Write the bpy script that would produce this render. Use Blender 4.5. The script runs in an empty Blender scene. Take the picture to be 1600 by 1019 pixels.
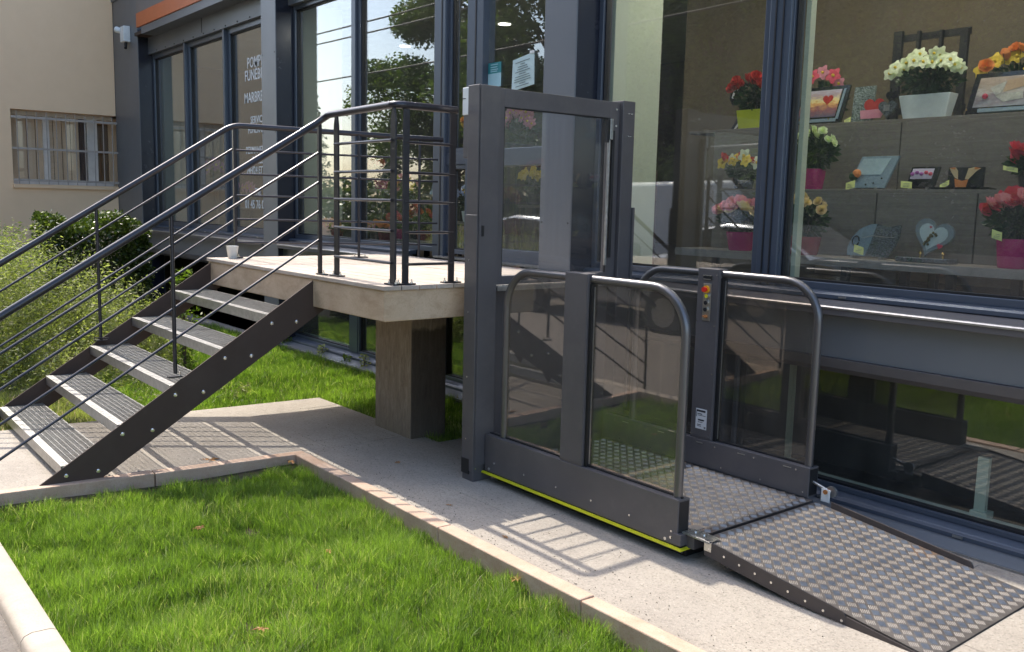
import bpy, bmesh, math, random
import numpy as np
from mathutils import Vector, Matrix
S = bpy.context.scene
COL = S.collection
R = math.radians
rng = np.random.default_rng(7)
random.seed(7)

# ------------------------------------------------------------------ camera, sky, sun, exposure
cam = bpy.data.cameras.new('camera')
co = bpy.data.objects.new('camera', cam)
COL.objects.link(co)
cam.sensor_width = 36.0
cam.lens = 36.0 * 1424.9 / 1600.0
cam.clip_start = 0.05
cam.clip_end = 1000
yaw, pitch, roll = R(-51.02), R(-7.616), R(1.334)
d = Vector((math.sin(yaw)*math.cos(pitch), math.cos(yaw)*math.cos(pitch), math.sin(pitch)))
rr = Vector((math.cos(yaw), -math.sin(yaw), 0)); uu = rr.cross(d)
r2 = math.cos(roll)*rr + math.sin(roll)*uu
u2 = -math.sin(roll)*rr + math.cos(roll)*uu
m = Matrix((r2, u2, -d)).transposed().to_4x4()
m.translation = Vector((0, 0, 1.625))
co.matrix_world = m
S.camera = co

W = bpy.data.worlds.new("World"); S.world = W; W.use_nodes = True
wn = W.node_tree.nodes; wl = W.node_tree.links
sk = wn.new('ShaderNodeTexSky'); sk.sky_type = 'NISHITA'; sk.sun_disc = False
sk.sun_elevation = R(52.1); sk.sun_rotation = R(-90)
sk.air_density = 1.0; sk.dust_density = 2.2; sk.ozone_density = 1.0
wl.new(sk.outputs[0], wn['Background'].inputs[0]); wn['Background'].inputs[1].default_value = 0.15

sun = bpy.data.lights.new('sun', 'SUN'); sun.energy = 2.0; sun.angle = R(0.55); sun.color = (1.0, 0.93, 0.82)
so = bpy.data.objects.new('sun', sun); COL.objects.link(so)
sd = Vector((0.614, -0.014, -0.789)).normalized()
so.rotation_euler = sd.to_track_quat('-Z', 'Y').to_euler()
so.location = (-8, 0, 12)

S.view_settings.view_transform = 'Standard'; S.view_settings.look = 'None'
S.view_settings.gamma = 1; S.view_settings.use_curve_mapping = False
S.view_settings.exposure = 1.68
S.cycles.transparent_max_bounces = 24
S.cycles.max_bounces = 10

# ------------------------------------------------------------------ mesh builder
class MB:
    def __init__(s): s.v = []; s.f = []
    def add(s, vs, fs):
        n = len(s.v); s.v += [tuple(p) for p in vs]; s.f += [tuple(i+n for i in f) for f in fs]; return s
    def box(s, x0, x1, y0, y1, z0, z1):
        return s.hexa([(x0,y0,z0),(x1,y0,z0),(x1,y1,z0),(x0,y1,z0),(x0,y0,z1),(x1,y0,z1),(x1,y1,z1),(x0,y1,z1)])
    def hexa(s, p):
        return s.add(p, [(0,3,2,1),(4,5,6,7),(0,1,5,4),(1,2,6,5),(2,3,7,6),(3,0,4,7)])
    def prism(s, poly, axis, a, b):
        """poly: 2d points in the other two axes (yz for x, xz for y, xy for z)"""
        n = len(poly)
        def P(q, t): return (t,q[0],q[1]) if axis=='x' else ((q[0],t,q[1]) if axis=='y' else (q[0],q[1],t))
        vs = [P(q,a) for q in poly] + [P(q,b) for q in poly]
        fs = [tuple(range(n-1,-1,-1)), tuple(range(n,2*n))] + [(i,(i+1)%n,n+(i+1)%n,n+i) for i in range(n)]
        return s.add(vs, fs)
    def tube(s, pts, r, n=12, cap=True):
        P = [Vector(p) for p in pts]; k = len(P)
        rs = r if hasattr(r,'__len__') else [r]*k
        T = [(P[min(i+1,k-1)]-P[max(i-1,0)]).normalized() for i in range(k)]
        a = Vector((0,0,1)) if abs(T[0].z) < .9 else Vector((1,0,0))
        N = (a - T[0]*a.dot(T[0])).normalized(); vs = []
        for i in range(k):
            N = (N - T[i]*N.dot(T[i])).normalized(); B = T[i].cross(N)
            for j in range(n):
                t = 2*math.pi*j/n; vs.append(P[i] + (N*math.cos(t)+B*math.sin(t))*rs[i])
        fs = [(i*n+j, i*n+(j+1)%n, (i+1)*n+(j+1)%n, (i+1)*n+j) for i in range(k-1) for j in range(n)]
        if cap: fs += [tuple(range(n-1,-1,-1)), tuple(range((k-1)*n, k*n))]
        return s.add(vs, fs)
    def bar(s, a, b, w, h):
        """rectangular bar a->b; w across horizontally, h the other way"""
        a = Vector(a); b = Vector(b); t = (b-a).normalized()
        u = t.cross(Vector((0,0,1)))
        u = Vector((1,0,0)) if u.length < 1e-4 else u.normalized()
        v = u.cross(t)
        q = [(-w/2,-h/2),(w/2,-h/2),(w/2,h/2),(-w/2,h/2)]
        return s.hexa([a+u*i+v*j for i,j in q] + [b+u*i+v*j for i,j in q])
    def lathe(s, prof, c=(0,0,0), n=16):
        k = len(prof); vs = [(c[0]+r*math.cos(2*math.pi*j/n), c[1]+r*math.sin(2*math.pi*j/n), c[2]+z) for r,z in prof for j in range(n)]
        fs = [(i*n+j, i*n+(j+1)%n, (i+1)*n+(j+1)%n, (i+1)*n+j) for i in range(k-1) for j in range(n)]
        fs += [tuple(range(n-1,-1,-1)), tuple(range((k-1)*n,k*n))]
        return s.add(vs, fs)
    def ball(s, c, r, n=8, k=5, sz=1.0):
        return s.lathe([(max(1e-4, r*math.sin(math.pi*i/k)), -r*sz*math.cos(math.pi*i/k)) for i in range(k+1)], c, n)
    def xf(s, M):
        s.v = [tuple(M @ Vector(p)) for p in s.v]; return s
    def mesh(s, name, smooth=False):
        me = bpy.data.meshes.new(name); me.from_pydata(s.v, [], s.f); me.validate(clean_customdata=False)
        bm = bmesh.new(); bm.from_mesh(me); bmesh.ops.recalc_face_normals(bm, faces=bm.faces); bm.to_mesh(me); bm.free()
        if smooth:
            me.shade_smooth(); me.set_sharp_from_angle(angle=R(38))
        return me
    def build(s, name, mat, parent=None, bevel=0, smooth=False, at=None):
        """vertices are given in world coordinates; parts hang under an Empty at the thing's base"""
        if parent is None:
            if at is None:
                a = np.array(s.v); at = ((a[:,0].min()+a[:,0].max())/2, (a[:,1].min()+a[:,1].max())/2, a[:,2].min())
            s.v = [(p[0]-at[0], p[1]-at[1], p[2]-at[2]) for p in s.v]
        o = bpy.data.objects.new(name, s.mesh(name, smooth)); COL.objects.link(o)
        if mat: o.data.materials.append(mat)
        if parent is None: o.location = at
        else:
            o.parent = parent
            if parent.parent is None: o.location = [-c for c in parent.location] if not parent.get('local') else (0,0,0)
        if bevel:
            b = o.modifiers.new('bevel','BEVEL'); b.width = bevel; b.segments = 2; b.limit_method = 'ANGLE'; b.angle_limit = R(50)
            b.harden_normals = False
        return o

def thing(name, loc, label, cat, group=None, kind=None, rz=0):
    o = bpy.data.objects.new(name, None); COL.objects.link(o); o.location = loc; o.rotation_euler = (0,0,rz)
    o.empty_display_size = .2
    return tag(o, label, cat, group, kind)
def tag(o, label=None, cat=None, group=None, kind=None):
    if label: o['label'] = label
    if cat: o['category'] = cat
    if group: o['group'] = group
    if kind: o['kind'] = kind
    return o
def link_copy(o, parent, loc=None, rot=None, scale=None):
    c = o.copy(); COL.objects.link(c); c.parent = parent
    if loc is not None: c.location = loc
    if rot is not None: c.rotation_euler = rot
    if scale is not None: c.scale = (scale,)*3 if not hasattr(scale,'__len__') else scale
    return c
def copy_tree(o, parent=None):
    c = o.copy(); COL.objects.link(c); c.parent = parent
    for ch in list(o.children): copy_tree(ch, c)
    return c

# ------------------------------------------------------------------ materials
def newmat(name):
    m = bpy.data.materials.new(name); m.use_nodes = True
    nt = m.node_tree; return m, nt.nodes, nt.links, nt.nodes['Principled BSDF']
def tex_coord(n, l, scale=(1,1,1), obj=False):
    if obj:
        t = n.new('ShaderNodeTexCoord'); out = t.outputs['Object']
    else:
        t = n.new('ShaderNodeNewGeometry'); out = t.outputs['Position']
    mp = n.new('ShaderNodeMapping'); mp.inputs['Scale'].default_value = scale
    l.new(out, mp.inputs['Vector']); return mp.outputs[0]
def noise(n, l, vec, scale, detail=4, rough=.6, dist=0):
    t = n.new('ShaderNodeTexNoise'); t.inputs['Scale'].default_value = scale; t.inputs['Detail'].default_value = detail
    t.inputs['Roughness'].default_value = rough; t.inputs['Distortion'].default_value = dist
    l.new(vec, t.inputs['Vector']); return t.outputs['Fac']
def ramp(n, l, fac, stops):
    r = n.new('ShaderNodeValToRGB'); e = r.color_ramp.elements
    while len(e) < len(stops): e.new(0.5)
    for k, (p, c) in enumerate(stops):
        e[k].position = p; e[k].color = (c[0], c[1], c[2], 1) if hasattr(c,'__len__') else (c,c,c,1)
    l.new(fac, r.inputs[0]); return r.outputs[0]
def mixc(n, l, fac, a, b, mode='MIX'):
    x = n.new('ShaderNodeMix'); x.data_type = 'RGBA'; x.blend_type = mode
    for sock, val in ((x.inputs['Factor'], fac), (x.inputs['A'], a), (x.inputs['B'], b)):
        if hasattr(val, 'links') or hasattr(val, 'is_linked'): l.new(val, sock)
        elif hasattr(val,'__len__'): sock.default_value = (*val[:3], 1)
        else: sock.default_value = val
    return x.outputs['Result']
def bump(n, l, b, h, strength=.3, dist=.01):
    k = n.new('ShaderNodeBump'); k.inputs['Strength'].default_value = strength; k.inputs['Distance'].default_value = dist
    l.new(h, k.inputs['Height']); l.new(k.outputs[0], b.inputs['Normal']); return k
def simple(name, col, rough=.5, metal=0, var=.12, vscale=6, bs=0, bscale=200, spec=.5, coat=0, grime=0):
    m, n, l, b = newmat(name)
    v = tex_coord(n, l); f = noise(n, l, v, vscale, 5)
    lo = [c*(1-var) for c in col]; hi = [min(1, c*(1+var)) for c in col]
    c = ramp(n, l, f, [(.3, lo), (.7, hi)])
    if grime:
        g = noise(n, l, v, 2.3, 8, .7); c = mixc(n, l, ramp(n, l, g, [(.5, 0), (.75, grime)]), c, (.30,.27,.23))
    l.new(c, b.inputs['Base Color'])
    rf = ramp(n, l, noise(n, l, v, vscale*2.3, 6), [(.3, max(0,rough-.02)), (.7, min(1, rough+.03))]); l.new(rf, b.inputs['Roughness'])
    b.inputs['Metallic'].default_value = metal; b.inputs['Specular IOR Level'].default_value = spec
    b.inputs['Coat Weight'].default_value = coat
    if bs: bump(n, l, b, noise(n, l, v, bscale, 3), bs, .002)
    return m

M = {}
M['lift'] = simple('charcoal powder coat', (.098,.091,.094), .44, .12, .10, 3.2, .12, 900, grime=.16)
M['rail'] = simple('charcoal railing paint', (.046,.044,.050), .30, .5, .04, 9, .03, 500, grime=.02)
M['tube'] = simple('grey lacquered tube', (.135,.130,.132), .30, .6, .03, 9, grime=.02)
M['stringer'] = simple('dark brown painted steel', (.072,.050,.040), .66, 0, .06, 5, .1, 500, grime=.05, spec=.15)
M['sideplate'] = simple('dark side plate paint', (.062,.052,.050), .5, .1, .08, 5, grime=.12)
M['facade'] = simple('blue grey facade sheet', (.145,.156,.172), .38, .2, .03, 2, .02, 300, grime=.03)
M['frame'] = simple('blue grey window frame', (.080,.096,.126), .30, .3, .03, 5, grime=.02)
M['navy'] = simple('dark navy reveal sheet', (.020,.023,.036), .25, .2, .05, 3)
M['frame2'] = simple('dark gasket', (.012,.012,.014), .5)
M['galv'] = simple('galvanised steel', (.40,.395,.385), .36, .85, .18, 30, .2, 300, grime=.2)
M['zinc'] = simple('bright zinc fittings', (.62,.60,.55), .28, .9, .1, 40)
M['screw'] = simple('screw heads', (.72,.70,.66), .25, .9)
M['rust'] = simple('rusty pin', (.42,.17,.05), .8, .1, .4, 90, .5, 200)
M['steelplate'] = simple('brushed steel plate', (.45,.42,.37), .35, .8)
M['black'] = simple('matt black', (.012,.012,.013), .5)
M['blackgloss'] = simple('polished black granite', (.012,.012,.014), .08, spec=.6)
M['orange'] = simple('orange fascia band', (.52,.13,.035), .45, 0, .05)
M['signgrey'] = simple('grey sign panel', (.16,.15,.15), .4, .1, .05)
M['lime'] = simple('lime glazed pot', (.50,.56,.02), .3)
M['yellow'] = simple('yellow warning strip', (.62,.60,.02), .4, 0, .1, 20, grime=.1)
M['magenta'] = simple('magenta glazed pot', (.38,.012,.13), .22)
M['redpot'] = simple('dark red pot', (.22,.015,.03), .25)
M['white'] = simple('white plastic', (.72,.74,.72), .35)
M['whitepot'] = simple('white ceramic planter', (.70,.76,.74), .3)
M['price'] = simple('yellow price card', (.62,.66,.22), .7)
M['curtain'] = simple('brown curtain', (.13,.09,.075), .9)
M['pvc'] = simple('white window frame', (.66,.60,.53), .4)
M['shutter'] = simple('beige vertical blinds', (.74,.55,.36), .8, 0, .06, 3)
M['pier'] = simple('pale green interior pier', (.50,.56,.46), .7, 0, .03, 2)
M['ceiling'] = simple('interior ceiling', (.42,.40,.36), .8)
M['intfloor'] = simple('interior floor', (.12,.10,.08), .5)
M['intwall'] = simple('brown interior wall', (.115,.092,.056), .8, 0, .15, .9)
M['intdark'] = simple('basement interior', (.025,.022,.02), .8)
M['red'] = simple('red button', (.75,.03,.02), .3)
M['amber'] = simple('amber ring', (.80,.38,.02), .35)
M['ybtn'] = simple('yellow button', (.75,.68,.03), .3)
M['brass'] = simple('brass knob', (.70,.50,.20), .25, 1)
M['bark'] = simple('bark', (.10,.075,.05), .9, 0, .3, 12, .6, 40)
M['tyre'] = simple('tyre', (.02,.02,.02), .8)
M['silver'] = simple('silver car paint', (.42,.43,.45), .25, .6, .02, coat=.6)
M['whitecar'] = simple('white van paint', (.70,.71,.72), .3, 0, .02, coat=.5)
M['carglass'] = simple('car window glass', (.015,.018,.02), .04, spec=.8)
M['roofdark'] = simple('roof tiles', (.14,.07,.05), .8)
M['granite'] = None

def granite(name, a, b_, scale=220, rough=.15):
    m, n, l, b = newmat(name); v = tex_coord(n, l)
    vo = n.new('ShaderNodeTexVoronoi'); vo.inputs['Scale'].default_value = scale; l.new(v, vo.inputs['Vector'])
    sp = n.new('ShaderNodeSeparateColor'); l.new(vo.outputs['Color'], sp.inputs[0])
    l.new(ramp(n, l, sp.outputs[0], [(.25, a), (.8, b_)]), b.inputs['Base Color']); b.inputs['Roughness'].default_value = rough
    return m
M['granite'] = granite('speckled grey granite', (.05,.07,.07), (.30,.36,.34))
M['granite_blue'] = granite('blue grey granite', (.16,.22,.26), (.24,.32,.36), 400)
M['granite_dark'] = granite('dark speckled granite', (.03,.035,.04), (.18,.20,.21), 260)

def mat_plate():
    m, n, l, b = newmat('aluminium tread plate'); v = tex_coord(n, l)
    f = noise(n, l, v, 5, 8, .7); g = noise(n, l, v, 26, 6, .7)
    c = ramp(n, l, f, [(.30, (.10,.088,.08)), (.55, (.15,.135,.125)), (.75, (.20,.185,.17))])
    c = mixc(n, l, ramp(n, l, g, [(.45, 0), (.75, .55)]), c, (.07,.058,.05))
    ru = noise(n, l, v, 3.1, 3, .5, 1.0); c = mixc(n, l, ramp(n, l, ru, [(.64, 0), (.75, .4)]), c, (.36,.19,.08))
    l.new(c, b.inputs['Base Color']); b.inputs['Metallic'].default_value = .4
    l.new(ramp(n, l, g, [(.3, .34), (.7, .6)]), b.inputs['Roughness']); return m
M['plate'] = mat_plate()

def mat_bar():
    m, n, l, b = newmat('worn raised tread bars'); v = tex_coord(n, l)
    f = noise(n, l, v, 9, 6, .7)
    l.new(ramp(n, l, f, [(.3, (.19,.17,.155)), (.7, (.40,.37,.34))]), b.inputs['Base Color'])
    b.inputs['Metallic'].default_value = .25; b.inputs['Specular IOR Level'].default_value = .35; l.new(ramp(n, l, f, [(.3, .5), (.7, .36)]), b.inputs['Roughness']); return m
M['bars'] = mat_bar()

def mat_paving():
    m, n, l, b = newmat('washed concrete paving'); v = tex_coord(n, l)
    big = noise(n, l, v, 1.6, 6, .65, .4); fine = noise(n, l, v, 90, 4, .7)
    vo = n.new('ShaderNodeTexVoronoi'); vo.inputs['Scale'].default_value = 130; l.new(v, vo.inputs['Vector'])
    sp = n.new('ShaderNodeSeparateColor'); l.new(vo.outputs['Color'], sp.inputs[0])
    oi = n.new('ShaderNodeObjectInfo')
    c = ramp(n, l, big, [(.25, (.265,.23,.19)), (.5, (.34,.30,.25)), (.75, (.41,.365,.305))])
    c = mixc(n, l, ramp(n, l, sp.outputs[0], [(.07, .55), (.22, 0)]), c, (.15,.13,.105))
    c = mixc(n, l, ramp(n, l, sp.outputs[1], [(.80, 0), (.97, .35)]), c, (.50,.45,.38))
    c = mixc(n, l, ramp(n, l, fine, [(.35, .35), (.6, 0)]), c, (.22,.19,.16))
    st = noise(n, l, v, 3.7, 8, .75, .8); c = mixc(n, l, ramp(n, l, st, [(.55, 0), (.74, .55)]), c, (.20,.175,.15))
    c = mixc(n, l, ramp(n, l, oi.outputs['Random'], [(0, .0), (1, .16)]), c, (.30,.27,.24))
    l.new(c, b.inputs['Base Color']); b.inputs['Roughness'].default_value = .88
    bump(n, l, b, vo.outputs['Distance'], .5, .003); return m
M['paving'] = mat_paving()

def mat_concrete(name, a, c_, stain, sscale=(1,1,1), amount=.6, bs=.3):
    m, n, l, b = newmat(name); v = tex_coord(n, l); vs = tex_coord(n, l, sscale)
    f = noise(n, l, v, 4, 8, .65, .3); c = ramp(n, l, f, [(.3, a), (.7, c_)])
    s = noise(n, l, vs, 5, 8, .7, .6); c = mixc(n, l, ramp(n, l, s, [(.48, 0), (.72, amount)]), c, stain)
    g = noise(n, l, v, 150, 3); c = mixc(n, l, ramp(n, l, g, [(.3, .35), (.5, 0)]), c, stain)
    l.new(c, b.inputs['Base Color']); b.inputs['Roughness'].default_value = .85
    bump(n, l, b, noise(n, l, v, 60, 6), bs, .004); return m
M['slab'] = mat_concrete('stained cast concrete', (.48,.345,.225), (.60,.46,.32), (.31,.20,.11), (1,1,2.2), .6)
M['kerb'] = mat_concrete('kerb concrete', (.43,.30,.215), (.54,.405,.31), (.34,.16,.085), (1,1,1), .45)
M['streetkerb'] = mat_concrete('pale kerb concrete', (.40,.34,.275), (.48,.42,.345), (.28,.22,.17), (1,1,1), .35)
M['render'] = mat_concrete('beige wall render', (.86,.605,.375), (.89,.635,.40), (.77,.545,.335), (.3,.3,.15), .25, .12)
M['deck'] = mat_concrete('weathered deck board', (.40,.33,.27), (.53,.46,.39), (.27,.21,.17), (1,8,8), .5, .2)
M['stonestrip'] = mat_concrete('dark drainage stones', (.20,.18,.16), (.34,.31,.28), (.09,.08,.07), (1,1,1), .6, .8)

def mat_pillar():
    m, n, l, b = newmat('board marked wet concrete'); v = tex_coord(n, l); vs = tex_coord(n, l, (9,9,1.6))
    s = noise(n, l, vs, 3.4, 10, .8, 1.2)
    c = ramp(n, l, s, [(.3, (.20,.14,.095)), (.52, (.33,.25,.18)), (.70, (.48,.39,.30))])
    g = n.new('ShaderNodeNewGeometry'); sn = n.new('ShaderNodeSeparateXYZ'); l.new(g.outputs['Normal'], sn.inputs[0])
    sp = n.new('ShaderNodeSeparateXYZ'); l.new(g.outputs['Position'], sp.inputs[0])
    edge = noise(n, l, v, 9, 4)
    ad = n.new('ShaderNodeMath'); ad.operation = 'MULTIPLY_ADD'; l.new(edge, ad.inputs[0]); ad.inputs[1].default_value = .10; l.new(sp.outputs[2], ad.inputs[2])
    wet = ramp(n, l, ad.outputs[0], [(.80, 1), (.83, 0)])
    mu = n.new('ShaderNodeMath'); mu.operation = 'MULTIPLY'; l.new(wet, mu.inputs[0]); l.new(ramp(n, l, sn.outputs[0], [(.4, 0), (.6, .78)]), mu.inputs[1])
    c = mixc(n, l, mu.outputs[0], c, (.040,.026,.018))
    cr = noise(n, l, tex_coord(n, l, (16,16,5)), 4, 6, .8, 2.5); c = mixc(n, l, ramp(n, l, cr, [(.62, 0), (.70, .5)]), c, (.34,.27,.20))
    ft = ramp(n, l, ad.outputs[0], [(.03, .5), (.30, 0)]); c = mixc(n, l, ft, c, (.16,.14,.10))
    l.new(c, b.inputs['Base Color']); b.inputs['Roughness'].default_value = .8
    bump(n, l, b, s, 1.0, .012); return m
M['pillar'] = mat_pillar()

def mat_wood(name, a, c_, scale=(.5,.5,9)):
    m, n, l, b = newmat(name); v = tex_coord(n, l, scale)
    f = noise(n, l, v, 5, 8, .7, 1.2); l.new(ramp(n, l, f, [(.3, a), (.7, c_)]), b.inputs['Base Color'])
    b.inputs['Roughness'].default_value = .5; return m
M['wood'] = mat_wood('dark taupe wood panel', (.150,.130,.105), (.225,.20,.165))

def mat_glass(name, f0, k, tint, wav=0.0, wscale=1.2, dust=.0):
    """see-through pane: mostly clear, mirror share grows with angle"""
    m, n, l, b = newmat(name); n.remove(b); out = n['Material Output']
    tr = n.new('ShaderNodeBsdfTransparent'); tr.inputs[0].default_value = (*tint, 1)
    gl = n.new('ShaderNodeBsdfGlossy'); gl.inputs['Roughness'].default_value = 0.0; gl.inputs['Color'].default_value = (.98,.98,.98,1)
    fr = n.new('ShaderNodeFresnel'); fr.inputs['IOR'].default_value = 1.52
    gm_ = n.new('ShaderNodeNewGeometry'); im = n.new('ShaderNodeMath'); im.operation = 'MULTIPLY_ADD'; l.new(gm_.outputs['Backfacing'], im.inputs[0])
    im.inputs[1].default_value = 1/1.52-1.52; im.inputs[2].default_value = 1.52; l.new(im.outputs[0], fr.inputs['IOR'])   # same mirror share from both sides of the pane
    ma = n.new('ShaderNodeMath'); ma.operation = 'MULTIPLY_ADD'; ma.use_clamp = True
    l.new(fr.outputs[0], ma.inputs[0]); ma.inputs[1].default_value = k; ma.inputs[2].default_value = f0
    mx = n.new('ShaderNodeMixShader'); l.new(ma.outputs[0], mx.inputs[0]); l.new(tr.outputs[0], mx.inputs[1]); l.new(gl.outputs[0], mx.inputs[2])
    if wav:
        v = tex_coord(n, l, (1,1,1)); h = noise(n, l, v, wscale, 2, .4)
        bp = n.new('ShaderNodeBump'); bp.inputs['Strength'].default_value = wav; bp.inputs['Distance'].default_value = .02
        l.new(h, bp.inputs['Height']); l.new(bp.outputs[0], gl.inputs['Normal'])
    if dust:
        df = n.new('ShaderNodeBsdfDiffuse'); df.inputs[0].default_value = (.62,.60,.56,1)
        m2 = n.new('ShaderNodeMixShader'); dn_ = noise(n, l, tex_coord(n, l, (1,1,.35)), 5, 8, .75)
        l.new(ramp(n, l, dn_, [(.3, dust*.5), (.75, dust*2)]), m2.inputs[0]); l.new(mx.outputs[0], m2.inputs[1]); l.new(df.outputs[0], m2.inputs[2]); mx = m2
    l.new(mx.outputs[0], out.inputs['Surface']); return m
M['glass'] = mat_glass('shop window glass', 0.0, 1.9, (.955,.975,.955), .004, .7, .022)
M['guardglass'] = mat_glass('tinted guard glazing', .035, 1.0, (.88,.84,.79), .03, 2.2, .022)
M['gateglass'] = mat_glass('gate glazing', .02, .55, (.93,.94,.95), .03, 2.0, .02)
M['houseglass'] = mat_glass('house window glass', .0, .9, (.95,.95,.95))

def mat_leaf(name, dark, light, trans=.35, rough=.5, attr=True):
    m, n, l, b = newmat(name); out = n['Material Output']
    if attr:
        a = n.new('ShaderNodeAttribute'); a.attribute_name = 'tint'; mt = n.new('ShaderNodeMath'); mt.operation = 'MULTIPLY'; mt.inputs[1].default_value = .8; l.new(a.outputs['Fac'], mt.inputs[0]); f = mt.outputs[0]
    else:
        f = noise(n, l, tex_coord(n, l), 30, 3)
    c = ramp(n, l, f, [(0, dark), (.5, [(p+q)/2 for p,q in zip(dark,light)]), (.8, light), (1, [min(1,light[0]*1.5), light[1]*1.08, light[2]*2.6])] if attr else [(0, dark), (.6, [(p+q)/2 for p,q in zip(dark,light)]), (1, light)])
    l.new(c, b.inputs['Base Color']); b.inputs['Roughness'].default_value = rough; b.inputs['Specular IOR Level'].default_value = .35
    t = n.new('ShaderNodeBsdfTranslucent'); l.new(mixc(n, l, 1.0, c, (1.0,1.25,.45), 'MULTIPLY'), t.inputs[0])
    mx = n.new('ShaderNodeMixShader'); mx.inputs[0].default_value = trans
    l.new(b.outputs[0], mx.inputs[1]); l.new(t.outputs[0], mx.inputs[2]); l.new(mx.outputs[0], out.inputs['Surface']); return m
M['grass'] = mat_leaf('lawn grass', (.085,.15,.022), (.34,.44,.10), .5, .45)
M['weed'] = mat_leaf('dry weeds', (.12,.14,.045), (.56,.54,.26), .42, .6)
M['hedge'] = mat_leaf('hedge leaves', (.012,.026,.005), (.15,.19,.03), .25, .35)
M['tree'] = mat_leaf('tree leaves', (.030,.060,.008), (.26,.33,.05), .45, .45)
M['conifer'] = mat_leaf('conifer needles', (.018,.030,.014), (.06,.09,.04), .15, .6)
M['flowerleaf'] = mat_leaf('bouquet leaves', (.008,.025,.010), (.05,.10,.03), .15, .4, False)
M['tuft'] = mat_leaf('pale tuft leaves', (.15,.20,.03), (.40,.45,.08), .4, .5, False)
def petal(name, a, b): return mat_leaf(name, a, b, .25, .6, False)
M['p_red'] = petal('red petals', (.40,.015,.015), (.60,.05,.04))
M['p_rose'] = petal('crimson petals', (.55,.03,.09), (.75,.14,.20))
M['p_pink'] = petal('pink petals', (.65,.16,.28), (.85,.50,.55))
M['p_cream'] = petal('cream petals', (.72,.50,.28), (.82,.70,.45))
M['p_white'] = petal('white petals', (.68,.74,.50), (.85,.88,.70))
M['p_yellow'] = petal('yellow petals', (.65,.42,.03), (.80,.65,.08))
M['p_orange'] = petal('orange petals', (.70,.20,.05), (.85,.38,.12))
M['p_purple'] = petal('purple petals', (.30,.05,.32), (.55,.20,.55))
M['p_blue'] = petal('blue petals', (.20,.28,.60), (.55,.60,.80))

def mat_soil(name, a, c_, sc=25):
    m, n, l, b = newmat(name); v = tex_coord(n, l); f = noise(n, l, v, sc, 8, .75)
    l.new(ramp(n, l, f, [(.3, a), (.7, c_)]), b.inputs['Base Color']); b.inputs['Roughness'].default_value = .95
    bump(n, l, b, f, .9, .02); return m
M['soil'] = mat_soil('lawn soil', (.035,.026,.014), (.10,.075,.04))
M['asphalt'] = mat_soil('gravelly asphalt', (.18,.155,.13), (.32,.28,.24), 60)
M['verge'] = mat_soil('pale gravel verge', (.17,.15,.11), (.28,.25,.19), 14)  # ground tone raised so it bounces fill light onto the house wall

# ------------------------------------------------------------------ ground
def sheet(name, x0, x1, y0, y1, z, mat, nx=1, ny=1, amp=0):
    b = MB(); vs = []
    for j in range(ny+1):
        for i in range(nx+1):
            x = x0+(x1-x0)*i/nx; y = y0+(y1-y0)*j/ny
            vs.append((x, y, z + (amp*(math.sin(x*3.1+y*1.7)+math.sin(x*1.3-y*4.3))*.5 if amp else 0)))
    fs = [(j*(nx+1)+i, j*(nx+1)+i+1, (j+1)*(nx+1)+i+1, (j+1)*(nx+1)+i) for j in range(ny) for i in range(nx)]
    b.add(vs, fs); return b.build(name, mat)
tag(sheet('ground', -150, 150, -150, 150, -.20, M['verge']), kind='structure')
tag(sheet('street', -90, 60, -6.5, .592, -.045, M['asphalt']), kind='structure')
tag(sheet('lawn_soil', -5.42, 4, .70, 2.50, -.105, M['soil'], 60, 20, .008), kind='structure')
tag(sheet('garden_soil', -15.5, -5.2, .60, 4.36, -.055, M['soil'], 60, 30, .012), kind='structure')
tag(sheet('path_bed', -6.76, 4, .72, 4.34, -.030, M['soil']).__class__ and bpy.data.objects['path_bed'], kind='structure')
# the bed under the paving is cut back where the lawn is
bpy.data.objects.remove(bpy.data.objects['path_bed'])
b = MB(); b.prism([(-6.76,.72),(-5.30,.72),(-5.30,2.50),(4,2.52),(4,4.34),(-5.03,4.34),(-5.03,3.46),(-6.76,3.43)], 'z', -.09, -.0025)
pv = b.v; b.v = [(p[0],p[1],p[2]+max(0.0,2.56-p[1])*.029) for p in b.v]
path = b.build('path', M['paving'], at=(-4, 3, -.09)); tag(path, kind='structure')
def gz(y): return max(0.0, 2.56-y)*.029
def gtilt(mb): mb.v = [(p[0],p[1],p[2]+gz(p[1])) for p in mb.v]; return mb
for nm in ('lawn_soil','garden_soil','street'):
    o = bpy.data.objects[nm]
    for v_ in o.data.vertices: v_.co.z += gz(v_.co.y+o.location.y) if nm != 'street' else .054
def rquad(x0, x1, y0, y1, z0, z1, j=.0):
    return MB().hexa([(x0,y0,z0),(x1,y0,z0),(x1,y1,z0),(x0,y1,z0),(x0,y0,z1),(x1,y0,z1),(x1,y1,z1),(x0,y1,z1)])
rows = [2.583, 2.93, 3.43, 3.90, 4.335]
for k in range(4):
    off = [0,.24,.08,.31][k]; x = -5.30 + off - .80
    while x < 3.2:
        xa = max(x, -5.30 if k < 2 else -5.03); xb = min(x+.80, 3.3)
        if xb - xa > .05:
            dz = random.uniform(-.0012, .0012)
            rquad(xa+.0013, xb-.0013, rows[k]+.0013, rows[k+1]-.0013, -.03, dz).build('paving_slab', M['paving'], path, bevel=.0012)
        x += .80
ys = [.76, 1.26, 1.76, 2.26, 2.76, 3.09, 3.42]
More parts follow.
